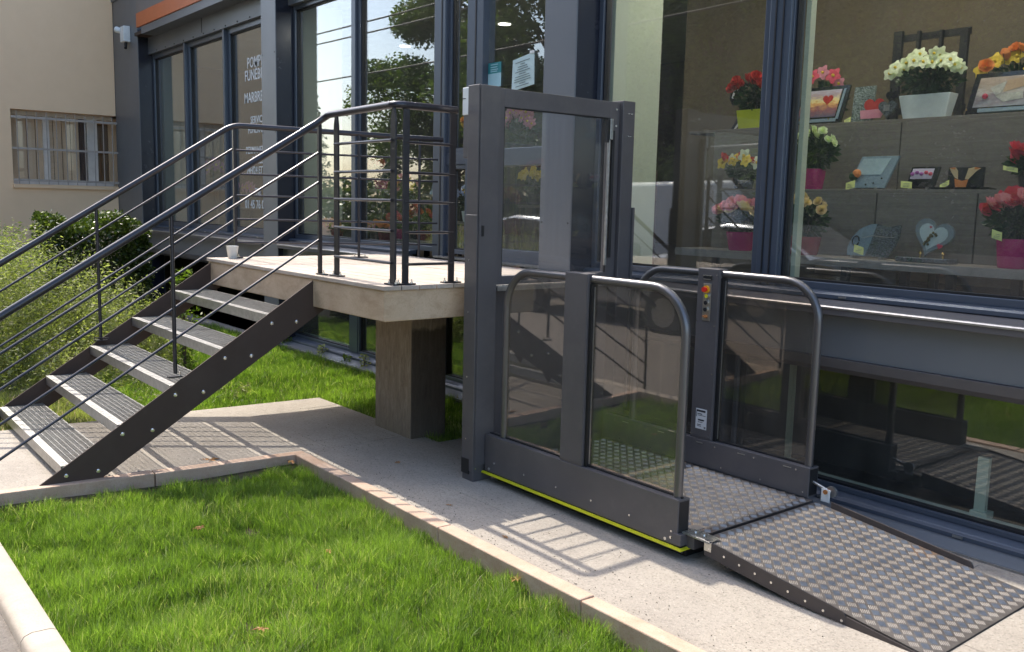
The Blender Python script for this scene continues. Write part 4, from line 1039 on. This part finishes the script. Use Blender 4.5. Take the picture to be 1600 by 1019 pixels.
t = bouquet((-4.09,YM,1.766), .34, .26, [('open','p_yellow'),('rose','p_red'),('open','p_white')], ('blackgloss',.12,.15,.08,'round'), 'yellow lilies and red roses, mostly reflection, left of the mullion', 104, n=9)
t = bouquet((-3.53,YM,1.766), .38, .43, [('rose','p_white')], ('magenta',.12,.16,.135,'round'), 'white roses with small white filler in a magenta pot, middle shelf', 105, n=17, size=.78, leafn=330)
t = bouquet((-2.17,YM,1.766), .30, .25, [('rose','p_rose')], ('black',.10,.13,.08,'round'), 'magenta blooms in a black pot at the right end of the middle shelf', 106, n=10, size=1.2)
price_card(t, -.07, -.10, .10, .08, .025, -.2)
t = bouquet((-4.28,YT,2.213), .38, .42, [('rose','p_red')], ('lime',.20,.235,.145,'box'), 'red roses in a lime green square pot on the top shelf', 107, n=13, size=1.15)
t = bouquet((-3.79,YT+.2,2.213), .36, .42, [('open','p_pink'),('open','p_rose')], ('black',.12,.14,.06,'round'), 'loose pink lilies with long green leaves behind the sunset plaque', 108, n=5, size=1.1, leafn=150)
t = bouquet((-2.955,YT,2.213), .47, .43, [('open','p_white')], ('whitepot',.27,.335,.155,'box'), 'white orchids in a wide white planter on the top shelf', 109, n=26, size=1.0, leafn=300)
t = bouquet((-2.56,YT+.30,2.213), .40, .46, [('open','p_yellow'),('rose','p_orange')], ('black',.14,.16,.1,'round'), 'yellow and orange blooms behind the open book plaque', 110, n=12, size=1.2)
# arrangements in the middle bay and left bay
GM = 'flower arrangements behind the tall windows by the door'
mid = [((-8.50,5.05,1.75),.34,.32,[('rose','p_red')],'magenta','small red blooms high behind the second tall window',10),
 ((-7.92,5.05,1.50),.36,.42,[('rose','p_pink'),('open','p_yellow')],'redpot','pink and yellow blooms over pale green leaves beside the door frame',12),
 ((-7.60,5.0,1.25),.30,.36,[('rose','p_red')],'redpot','coral red blooms low behind the landing railing',9),
 ((-7.95,4.95,1.25),.24,.26,[('rose','p_rose')],'magenta','small magenta blooms low behind the landing railing',7),
 ((-6.90,5.05,1.45),.30,.34,[('open','p_blue')],'whitepot','pale blue blooms behind the narrow side window',11),
 ((-7.35,5.40,2.10),.30,.42,[('rose','p_orange')],'black','orange blooms high behind the narrow side window',8),
 ((-6.42,5.25,2.00),.52,.52,[('open','p_pink')],'black','dusty pink blossom branches behind the upper door glass',22),
 ((-6.10,5.15,1.62),.22,.34,[('open','p_yellow')],'black','yellow green leaves and blooms behind the lower door glass',6),
 ((-9.35,4.98,1.20),.50,.20,[('open','p_orange'),('open','p_yellow')],'redpot','low orange and yellow bedding flowers behind the first tall window',12),
 ((-8.30,4.98,1.20),.42,.22,[('rose','p_orange'),('open','p_pink')],'redpot','low salmon bedding flowers by the dark mullion',10)]
for i,(lc,w,h,sp,pt,lab,n_) in enumerate(mid): bouquet(lc, w, h, sp, (pt,.12,.16,.10,'round'), lab, 200+i, GM, n_, size=1.1, leafn=200)
bouquet((-13.05,5.05,1.75), .70, .42, [('open','p_purple')], ('black',.16,.2,.1,'round'), 'purple orchid behind the second pane of the far left window', 221, GM, 14, size=1.8)
bouquet((-11.9,5.05,1.50), .50, .32, [('open','p_pink')], ('black',.16,.2,.1,'round'), 'pale pink blooms behind the lettered pane', 222, GM, 9, size=1.5)
# stands carrying them
def stand(x0, x1, y0, y1, z, label):
    t = thing('display_stand', ((x0+x1)/2,(y0+y1)/2,1.08), label, 'display stand', 'display stands behind the tall windows')
    MB().box(x0,x1,y0,y1,z-.025,z).build('top', M['wood'], t, .002)
    for xx in (x0+.02,x1-.05):
        for yy in (y0+.02,y1-.05): MB().box(xx,xx+.03,yy,yy+.03,1.08,z-.025).build('leg', M['black'], t)
stand(-9.75,-8.05,4.85,5.15,1.20,'low flower stand behind the first tall window')
stand(-7.98,-7.2,4.85,5.12,1.25,'low flower stand beside the door jamb'); stand(-8.7,-8.3,4.95,5.15,1.75,'tall narrow stand with small red blooms')
stand(-8.1,-7.74,4.98,5.2,1.50,'middle height stand with pink and yellow blooms'); stand(-7.08,-6.72,4.95,5.2,1.45,'stand with pale blue blooms behind the side window')
stand(-7.55,-7.15,5.25,5.55,2.10,'tall stand with orange blooms'); stand(-6.7,-6.15,5.21,5.45,2.00,'tall stand with pink blossom branches')
stand(-6.14,-5.90,5.0,5.20,1.62,'stand with yellow green leaves behind the lower door glass')
stand(-13.5,-12.7,4.9,5.2,1.75,'tall stand with the purple orchid'); stand(-12.2,-11.6,4.9,5.2,1.50,'stand with pale pink blooms behind the lettered pane')
CR = thing('display_rack', (-5.75,5.9,1.08), 'dark red slatted rack behind the lower door glass', 'rack')
RK = simple('dark red rack board', (.07,.03,.035), .5)
for k in range(6): MB().box(-6.9,-5.4,5.9,5.94,1.14+k*.135,1.265+k*.135).build('board', RK, CR)
CD = thing('memorial_card', (-7.50,5.15,1.70), 'pale grey memorial stone leaning behind the second tall window', 'memorial plaque')
MB().hexa([(-7.66,5.10,1.70),(-7.42,5.10,1.70),(-7.42,5.13,1.70),(-7.66,5.13,1.70),(-7.62,5.16,1.93),(-7.36,5.16,1.93),(-7.36,5.19,1.93),(-7.62,5.19,1.93)]).build('stone', M['granite_blue'], CD)
stand(-7.72,-7.32,5.05,5.3,1.70,'tall stand with a grey memorial stone')

# memorial plaques
def heart(cx, cz, s_, n=28):
    out = []
    for i in range(n):
        t = 2*math.pi*i/n; x = 16*math.sin(t)**3; y = 13*math.cos(t)-5*math.cos(2*t)-2*math.cos(3*t)-math.cos(4*t)
        out.append((cx+x*s_/34, cz+(y+2.5)*s_/34))
    return out
def mat_print(name, stops, axis=2, scale=1, z0=0, dist=.6, ns=9):
    m, n, l, b = newmat(name); g = n.new('ShaderNodeTexCoord'); sp = n.new('ShaderNodeSeparateXYZ'); l.new(g.outputs['Generated'], sp.inputs[0])
    no = noise(n, l, g.outputs['Generated'], ns, 4); a = n.new('ShaderNodeMath'); a.operation = 'MULTIPLY_ADD'; l.new(no, a.inputs[0]); a.inputs[1].default_value = dist; l.new(sp.outputs[axis], a.inputs[2])
    s2 = n.new('ShaderNodeMath'); s2.operation = 'SUBTRACT'; l.new(a.outputs[0], s2.inputs[0]); s2.inputs[1].default_value = dist*.5
    l.new(ramp(n, l, s2.outputs[0], stops), b.inputs['Base Color']); b.inputs['Roughness'].default_value = .25; return m
GP = 'memorial plaques in the shop window'
def lean(par_loc, w, h, label, back='blackgloss', front=None, inset=(.03,.03,.03,.06), tilt=12, rz=0, skew=0):
    t = thing('memorial_plaque', par_loc, label, 'memorial plaque', GP, rz=rz)
    Mt = Matrix.Translation((0,0,.012)) @ Matrix.Rotation(R(-tilt),4,'X')
    poly = [(-w/2,0),(w/2,0),(w/2+skew,h),(-w/2+skew,h)]
    o = MB().prism(poly,'y',0,.018).xf(Mt).build('stone', M[back], t, .002); o.location = (0,0,0)
    if front:
        l_, r_, tp, bt = inset
        def q(x,z): return (x+skew*z/h, z)
        pp = [q(-w/2+l_,bt), q(w/2-r_,bt), q(w/2-r_,h-tp), q(-w/2+l_,h-tp)]
        o = MB().prism(pp,'y',-.0025,-.0005).xf(Mt).build('picture', front, t); o.location = (0,0,0)
    o = MB().box(-w*.35,-w*.28,-.02,.05,0,.014).box(w*.28,w*.35,-.02,.05,0,.014).build('feet', M['galv'], t); o.location = (0,0,0)
    return t, Mt
def deco(t, Mt, mb, mat, name='ornament'):
    o = mb.xf(Mt).build(name, mat if not isinstance(mat,str) else M[mat], t); o.location = (0,0,0); return o
sunset = mat_print('sunset print', [(0,(.12,.10,.14)),(.3,(.28,.10,.10)),(.5,(.70,.38,.12)),(.62,(.78,.66,.30)),(.8,(.40,.30,.34)),(1,(.45,.42,.48))])
t, Mt = lean((-3.745,YT,2.213), .37, .265, 'black framed plaque with a sunset picture and a red heart', front=sunset, inset=(.02,.055,.025,.05), skew=.03)
deco(t, Mt, MB().prism(heart(.06,.165,.085),'y',-.005,-.003), M['p_red'], 'heart_print')
deco(t, Mt, MB().box(-.15,.15,-.012,-.004,.012,.034).prism([(.145,.03),(.165,.03),(.19,.24),(.175,.24)],'y',-.008,-.003), 'granite_blue', 'trim')
for xx in (-.13,-.05,.10): deco(t, Mt, MB().ball((xx,-.016,.03),.006), 'brass', 'knob')
t, Mt = lean((-3.405,YT,2.213), .15, .235, 'speckled grey stone plaque with a red rose ornament in front', back='granite', tilt=6)
deco(t, Mt, MB().prism(heart(.10,.075,.15),'y',-.035,-.022), 'p_red', 'heart'); deco(t, Mt, MB().prism([(.02,.01),(.16,.01),(.19,.07),(.01,.065)],'y',-.042,-.036), 'p_pink', 'ribbon')
price_card(t, -.07, -.05, .0, .05, .035, .4)
t, Mt = lean((-3.19,YT-.05,2.213), .001, .2, 'small dark heart shaped plaque with a pale label beside the white planter', tilt=4)
deco(t, Mt, MB().prism(heart(.0,.06,.13),'y',-.02,.0), 'granite_dark', 'heart'); deco(t, Mt, MB().prism(heart(.015,.14,.09),'y',-.0,.02), 'blackgloss', 'heart'); deco(t, Mt, MB().box(-.02,.02,-.024,-.021,.05,.09), 'galv', 'label')
book = mat_print('open book print', [(0,(.30,.30,.32)),(.3,(.20,.16,.17)),(.5,(.45,.42,.38)),(.75,(.34,.26,.20)),(1,(.40,.32,.26))], dist=.9, ns=5)
t, Mt = lean((-2.53,YT,2.213), .375, .255, 'black framed plaque with an open book picture on the top shelf', front=book, inset=(.035,.035,.03,.045), skew=.03)
deco(t, Mt, MB().prism([(-.06,.16),(.03,.195),(.01,.125),(-.02,.11)],'y',-.005,-.003).prism([(-.02,.105),(.03,.070),(.14,.085),(.13,.125),(.01,.12)],'y',-.005,-.003), simple('muted page print', (.36,.36,.32), .6, 0, .25, 40), 'book_print')
deco(t, Mt, MB().prism([(.035,.20),(.16,.22),(.15,.16),(.02,.13)],'y',-.005,-.003), simple('tan print',(.36,.25,.16),.6), 'page_print')
deco(t, Mt, MB().ball((-.08,-.008,.11),.017,7,4), 'p_rose', 'rose_print')
deco(t, Mt, MB().box(-.10,.17,-.03,-.004,.006,.028), 'granite_blue', 'trim')
for xx in (-.17,-.09,-.04): deco(t, Mt, MB().ball((xx,-.02,.028),.006), 'brass', 'knob')
t, Mt = lean((-3.15,YM,1.766), .25, .205, 'slanted blue grey plaque with a rose bouquet ornament, middle shelf', back='granite_blue', tilt=14, skew=.06)
pale = simple('pale blue etched panel', (.30,.40,.42), .3); deco(t, Mt, MB().prism([(-.10,.085),(.09,.085),(.135,.19),(-.05,.19)],'y',-.003,-.001), pale, 'picture')
deco(t, Mt, MB().ball((-.07,-.015,.09),.028,8,5), 'p_orange', 'rose'); deco(t, Mt, MB().ball((-.09,-.012,.07),.03,8,5), 'flowerleaf', 'leaves')
for xx, zz in ((.05,.03),(.10,.06),(-.0,.02)): deco(t, Mt, MB().ball((xx,-.005,zz),.006), 'blackgloss', 'stud')
price_card(t, -.07, -.06, .005, .065, .045, .3)
orch = mat_print('orchid print', [(0,(.50,.42,.50)),(.5,(.62,.58,.66)),(1,(.60,.55,.62))])
t, Mt = lean((-2.80,YM,1.766), .175, .13, 'small dark plaque with a pink orchid print, middle shelf', back='blackgloss', front=orch, inset=(.012,.03,.012,.055), skew=.02)
for k in range(5): deco(t, Mt, MB().ball((-.055+k*.028,-.004,.085+.008*(k%2)),.013,7,4,.9), 'p_purple' if k < 3 else 'p_rose', 'orchid_print')
price_card(t, -.055, -.05, .01, .07, .04, -.1)
t, Mt = lean((-2.53,YM,1.766), .205, .12, 'black plaque with orange calla lilies on a wide black foot', back='black', tilt=3)
deco(t, Mt, MB().prism([(-.06,.06),(-.04,.05),(-.045,.10),(-.06,.118),(-.095,.115),(-.085,.095)],'y',-.004,-.002).prism([(.0,.05),(.02,.05),(.06,.095),(.085,.112),(.05,.119),(.015,.112)],'y',-.004,-.002), 'p_cream', 'lily_print')
deco(t, Mt, MB().prism([(-.062,.105),(-.06,.119),(-.098,.116)],'y',-.0055,-.0045).prism([(.05,.105),(.085,.113),(.05,.119)],'y',-.0055,-.0045).prism([(-.05,.0),(.01,.0),(.02,.05),(-.015,.04),(-.06,.055)],'y',-.0055,-.0045), 'p_orange', 'lily_edge')
deco(t, Mt, MB().box(-.165,.165,-.06,.04,-.012,.0), 'blackgloss', 'foot'); price_card(t, -.09, -.055, .015, .06, .028, .5)
# fish-shaped plaque
t = thing('memorial_plaque', (-2.92,YB,1.349), 'leaf shaped plaque half pale blue and half dark speckled stone', 'memorial plaque', GP)
Mt = Matrix.Translation((0,0,.014)) @ Matrix.Rotation(R(-10),4,'X')
outl = [(-.145,0),(-.150,.05),(-.13,.11),(-.085,.165),(-.02,.195),(.02,.198)]; outr = [(.02,.198),(.10,.180),(.165,.195),(.168,.14),(.150,.07),(.115,0)]
deco(t, Mt, MB().prism(outl+[(.0,.10),(-.03,0)],'y',0,.018), 'granite_blue', 'pale_half'); deco(t, Mt, MB().prism(outr+[(-.028,0),(.002,.10)],'y',0,.018), 'granite_dark', 'dark_half')
deco(t, Mt, MB().tube([(-.10+.022*math.cos(a), -.004, .09+.03*math.sin(a)) for a in [i*.6 for i in range(11)]], .004, 6), 'blackgloss', 'rose_outline')
deco(t, Mt, MB().tube([(-.06,-.003,.11),(.0,-.003,.125),(.08,-.003,.12),(.14,-.003,.12)], .0018, 5), 'galv', 'script_line')
o = MB().box(-.11,-.09,-.02,.05,0,.015).box(.07,.09,-.02,.05,0,.015).build('feet', M['galv'], t); o.location = (0,0,0); price_card(t, -.04, -.05, .03, .065, .045, -.25)
# heart plaque
t = thing('memorial_plaque', (-2.565,YB,1.349), 'grey heart shaped plaque with a pale centre on a granite foot', 'memorial plaque', GP)
Mt = Matrix.Translation((0,0,.02)) @ Matrix.Rotation(R(-8),4,'X') @ Matrix.Rotation(R(14),4,'Y')
hg = simple('grey heart stone', (.20,.235,.25), .25); hc = simple('pale heart centre', (.42,.50,.50), .4)
deco(t, Mt, MB().prism(heart(-.02,.115,.245),'y',0,.02), hg, 'heart'); deco(t, Mt, MB().prism(heart(-.02,.118,.180),'y',-.003,-.001), hc, 'heart_centre')
deco(t, Mt, MB().prism(heart(.045,.085,.035),'y',-.008,-.004), 'p_rose', 'small_heart'); deco(t, Mt, MB().prism(heart(-.045,.175,.016),'y',-.008,-.004), 'p_rose', 'small_heart')
bq = MB()
for k in range(16): bq.ball((-.03+random.uniform(-.018,.018)+k*.0016,-.008,.075+k*.005),.008,5,3)
deco(t, Mt, bq, simple('bronze flowers',(.12,.10,.05),.4,.6), 'bronze_bouquet')
o = MB().box(-.15,.155,-.07,.05,0,.028).build('foot', M['granite_dark'], t, .004); o.location = (0,0,0)
for xx in (-.02,.11): o = MB().lathe([(.004,0),(.004,.018),(.009,.022),(.009,.030),(.001,.036)],(xx,-.04,.028),10).build('knob', M['brass'], t, smooth=True); o.location=(0,0,0)
# curved letter-like ornament, black lattice
t = thing('curved_ornament', (-4.59,5.92,2.213), 'black curved ornament with a white inner edge left of the red roses', 'ornament')
o = MB().tube([(.10,0,.36),(.04,0,.372),(-.03,0,.33),(-.05,0,.27),(-.03,0,.22)], [.012,.022,.024,.02,.01], 8).tube([(.07,0,.24),(.03,0,.1),(-.02,0,.03),(-.09,0,.005)], [.02,.022,.02,.012], 8).build('curve', M['blackgloss'], t, smooth=True); o.location = (0,0,0)
o = MB().tube([(.10,-.02,.345),(.045,-.022,.352),(-.01,-.022,.32),(-.028,-.022,.27)], .008, 6).tube([(.085,-.02,.2),(.05,-.022,.08),(.0,-.02,.02)], .008, 6).build('white_edge', M['white'], t, smooth=True); o.location = (0,0,0)
t = thing('lattice_screen', (-3.15,6.12,2.213), 'black lattice screen standing behind the white orchids', 'screen')
for xx, w in ((-.28,.06),(-.115,.02),(.04,.02),(.18,.05)): MB().box(-3.15+xx,-3.15+xx+w,6.10,6.13,2.213,2.86-(xx+.28)*.08).build('upright', M['black'], t)
for zz in (2.30,2.79): MB().box(-3.43,-2.92,6.131,6.15,zz,zz+.045).build('crossbar', M['black'], t)

# fallen leaves
lf = MB()
for a in range(7):
    an = a*.9-.4; L = .05+.02*(a%3); c, s_ = math.cos(an), math.sin(an)
    lf.add([(0,0,.012),(c*L*.6-s_*.014,s_*L*.6+c*.014,.020),(c*L,s_*L,.004+.008*(a%2)),(c*L*.6+s_*.014,s_*L*.6-c*.014,.018)], [(0,1,2,3)])
LM = simple('dry brown leaf', (.34,.16,.05), .7, 0, .3, 60)
def place_leaf(x, y, z, s_, rz, label):
    o = bpy.data.objects.new('dry_leaf', LEAFME); COL.objects.link(o); o.location = (x,y,z); o.scale = (s_,)*3; o.rotation_euler = (.1,.05,rz); tag(o, label, 'leaf', 'dry leaves lying about'); return o
LEAFME = lf.mesh('dry_leaf'); LEAFME.materials.append(LM)
place_leaf(-5.42+.02,1.98,.002,1.0,.3,'curled brown leaf on the path beside the kerb under the stairs')
place_leaf(-5.30,1.93,.014,.5,1.2,'small brown scrap next to the curled leaf under the stairs')
place_leaf(-2.98,2.47,-.03,.45,.9,'little orange leaf against the kerb near the ramp')
place_leaf(-3.35,2.70,.002,.28,2,'tiny yellow leaf on the sunlit paving near the kerb')
place_leaf(-5.19,2.44,-.02,.5,2,'brown leaf caught in the inner corner of the kerb')
place_leaf(-6.2,1.75,.002,.5,2.6,'brown leaf on the path behind the lowest treads')
place_leaf(-4.35,1.55,-.01,.4,.5,'brown leaf lying in the lawn towards the stairs')
place_leaf(-3.75,1.95,-.03,.35,1.9,'small brown leaf lying in the middle of the lawn')
place_leaf(-3.15,1.35,-.01,.4,3.1,'small brown leaf in the lawn nearest the camera')
place_leaf(-4.75,2.95,.002,.3,.8,'tiny brown leaf on the shaded paving in front of the pillar')
place_leaf(-3.9,2.75,.002,.25,2.8,'tiny brown leaf on the shaded paving beside the lift mast')
# grit on the path
r = np.random.default_rng(91); b = MB()
for i in range(900):
    x_, y_ = r.uniform(-6.6,-1.6), 2.60+1.6*r.random()**2.2
    if y_ > 3.4 and x_ < -5.0: continue
    s_ = r.uniform(.0008,.0032); b.ball((x_,y_,.001+s_*.4), s_, 5, 3, .7)
tag(b.build('path_grit', M['soil']), 'dark grit and crumbs scattered over the paving', kind='stuff')

# ------------------------------------------------------------------ across the street (seen mirrored in the glazing)
def tree_proto(name, h, crown, n, leaf, mat, seed):
    r = np.random.default_rng(seed); t = bpy.data.objects.new(name, None); COL.objects.link(t)
    b = MB(); b.tube([(0,0,-.2),(.05,.03,h*.25),(-.05,.05,h*.5),(.05,0,h*.85)], [h*.020,h*.015,h*.010,.02], 8)
    cl = []
    for k in range(60):
        z = r.uniform(.10,.97); R_ = crown*math.sin(math.pi*min(1,(z-.08)*.98))**.6*r.uniform(.35,.95); a = r.uniform(0,2*math.pi)
        p = (math.cos(a)*R_, math.sin(a)*R_, z*h); cl.append((p, r.uniform(.6,1.0)*crown*.34))
        b.tube([(0,0,h*(z*.7)),(p[0]*.5,p[1]*.5,h*z*.92),p], [h*.0045,h*.003,.006], 5)
    tr_ = b.build('trunk', M['bark'], t, smooth=True); tr_.location = (0,0,0)
    P = []; T = []
    for p, q in cl:
        k = n//60; d_ = r.normal(size=(k,3)); d_ /= np.linalg.norm(d_,axis=1)[:,None]; d_ *= (r.random(k)**.45)[:,None]*q; d_[:,2] *= .75
        P.append(np.array(p)+d_); T.append(np.full(k, r.uniform(.2,.6))+r.normal(0,.2,k))
    foliage('crown', np.concatenate(P), leaf, mat, np.concatenate(T), t, (0,0,0), .6, seed); return t
GT = 'broadleaf trees across the street'
tp = tree_proto('broadleaf_tree', 9.5, 3.5, 84000, .125, M['tree'], 301)
labs = ['leafy tree across the street, farthest left in the window reflections','second leafy tree across the street seen mirrored beside the door','third leafy tree across the street seen mirrored in the door glass','fourth leafy tree across the street mirrored in the wide window','nearest leafy tree across the street mirrored above the display unit','leafy tree across the street behind the right hand window edge','back row tree behind the farthest left leafy trees','back row tree behind the trees mirrored in the door glass','back row tree behind the trees mirrored in the wide window','back row tree behind the nearest leafy trees']
for i,(x_,y_,s_,rz) in enumerate(((-23.5,-7.5,.93,.2),(-18.6,-7.2,1.08,1.4),(-13.8,-7.8,1.1,2.9),(-9.3,-7.4,1.05,4.0),(-5.0,-7.6,1.0,5.2),(-.6,-7.8,1.0,.9),(-20.5,-12.5,1.15,3.3),(-14.5,-13,1.2,5.1),(-8.5,-12.6,1.15,.4),(-2.5,-12.4,1.2,2.2))):
    t = tp if i == 0 else copy_tree(tp)
    t.location = (x_,y_,-.1); t.scale = (s_,)*3; t.rotation_euler = (0,0,rz); tag(t, labs[i], 'tree', GT)
def conifer(name, h, rad, n, seed):
    r = np.random.default_rng(seed); t = bpy.data.objects.new(name, None); COL.objects.link(t)
    z = r.random(n)**.8; lay = np.floor(z*16)/16; k = (1-z)*(.55+.45*(1-(z*16-np.floor(z*16)))); a = r.uniform(0,2*np.pi,n); q = rad*k*np.sqrt(r.random(n))*(1+.25*np.sin(a*5+lay*40))
    P = np.stack([np.cos(a)*q,np.sin(a)*q,.8+z*(h-.8)],1)
    o = MB().tube([(0,0,-.2),(0,0,h*.98)], [.16,.02], 7).build('trunk', M['bark'], t); o.location = (0,0,0)
    foliage('crown', P, .22, M['conifer'], r.normal(.4,.2,n), t, (0,0,0), .35, seed); return t
cp_ = conifer('conifer_tree', 9.3, 1.9, 9000, 311)
for i,(x_,y_,s_,lab) in enumerate(((-46.5,-13.9,1.0,'tall dark conifer far behind the street mirrored in the first tall window'),(-40.5,-15.5,.72,'shorter conifer far behind the street beside the tall one'))):
    t = cp_ if i == 0 else copy_tree(cp_)
    t.location = (x_,y_,-.1); t.scale = (s_,)*3; tag(t, lab, 'tree', 'conifers far across the street')
gw = MB().box(-60,12,-6.75,-6.55,-.2,.95).build('garden_wall', M['kerb']); tag(gw, 'low concrete garden wall across the street', 'wall')
r = np.random.default_rng(333); n = 26000
P = np.stack([r.uniform(-36,10,n), r.uniform(-9.3,-6.9,n), r.random(n)**.8*2.2-.1+.35*np.sin(r.uniform(0,6,n))],1)
o = foliage('far_shrubbery', P, .2, M['hedge'], r.normal(.4,.25,n), None, (0,0,0), .6, 334); tag(o, 'bushy shrubbery behind the garden wall across the street', kind='stuff')
HB = thing('white_gabled_house', (-18,-19,0), 'pale house with a low gable across the street', 'house')
MB().prism([(-26,-.2),(-6,-.2),(-6,3.6),(-16,6.2),(-26,3.6)],'y',-24,-17).build('walls', M['pvc'], HB)
for xx in (-23,-19,-14,-10): MB().box(xx,xx+1.2,-17.0,-16.95,1,2.4).build('window', M['carglass'], HB)
def car(x, y, paint, label, van=False):
    t = thing('parked_van' if van else 'parked_car', (x,y,-.04), label, 'van' if van else 'car')
    if van: body = [(-2.5,.3),(-2.55,.9),(-2.3,1.15),(-1.6,1.95),(-1.2,2.15),(2.4,2.2),(2.5,1.9),(2.5,.3)]
    else: body = [(-2.1,.3),(-2.15,.62),(-1.9,.80),(-1.1,.92),(-.5,1.36),(.1,1.46),(.9,1.42),(1.6,1.02),(2.05,.95),(2.1,.35)]
    o = MB().prism(body,'y',-.85,.85).build('body', M[paint], t, .09, True); o.location = (0,0,0)
    gl = [(-2.05,1.25),(-1.55,1.85),(-.9,1.95),(-.9,1.25)] if van else [(-.95,.96),(-.45,1.31),(.1,1.39),(.8,1.36),(1.35,1.0)]
    for s_ in (-.862,.862): o = MB().prism(gl,'y',s_-.006,s_+.006).build('side_window', M['carglass'], t); o.location = (0,0,0)
    for xx in (-1.35,1.35):
        for yy in (-.86,.70):
            w = MB().tube([(xx,yy,.32),(xx,yy+.16,.32)], .32, 18).build('wheel', M['tyre'], t, smooth=True); w.location = (0,0,0)
            q = MB().tube([(xx,yy-.005,.32),(xx,yy+.165,.32)], .19, 12).build('rim', M['galv'], w); q.location = (0,0,0)
    return t
car(-9.2,-3.3,'silver','silver car parked across the street, nearest in the window reflections')
car(-14.6,-3.4,'silver','silver car parked further up the street beside the trees')
car(-12.9,-5.3,'whitecar','white van parked across the street, mirrored left of the mullion', True)
for i, (zz, yy) in enumerate(((6.5,-3.0),(6.35,-3.4),(5.2,-3.0))):
    o = MB().tube([(-48+k*4.0, yy, zz+.9*((k-8)/8.0)**2-.35) for k in range(17)], .022, 5).build('overhead_cable', M['black'])
    tag(o, ['upper overhead cable spanning the street','upper overhead cable just behind the first','lower sagging overhead cable above the street'][i], 'cable')
for i, xx in enumerate((-48.3, 16.3)):
    o = MB().tube([(xx,-3.1,-.2),(xx,-3.1,8.2)], [.15,.1], 10).bar((xx,-3.9,7.4),(xx,-2.3,7.4),.1,.1).build('utility_pole', M['bark'])
    tag(o, ['utility pole carrying the cables at the far end of the street','utility pole carrying the cables at the near end of the street'][i], 'pole')
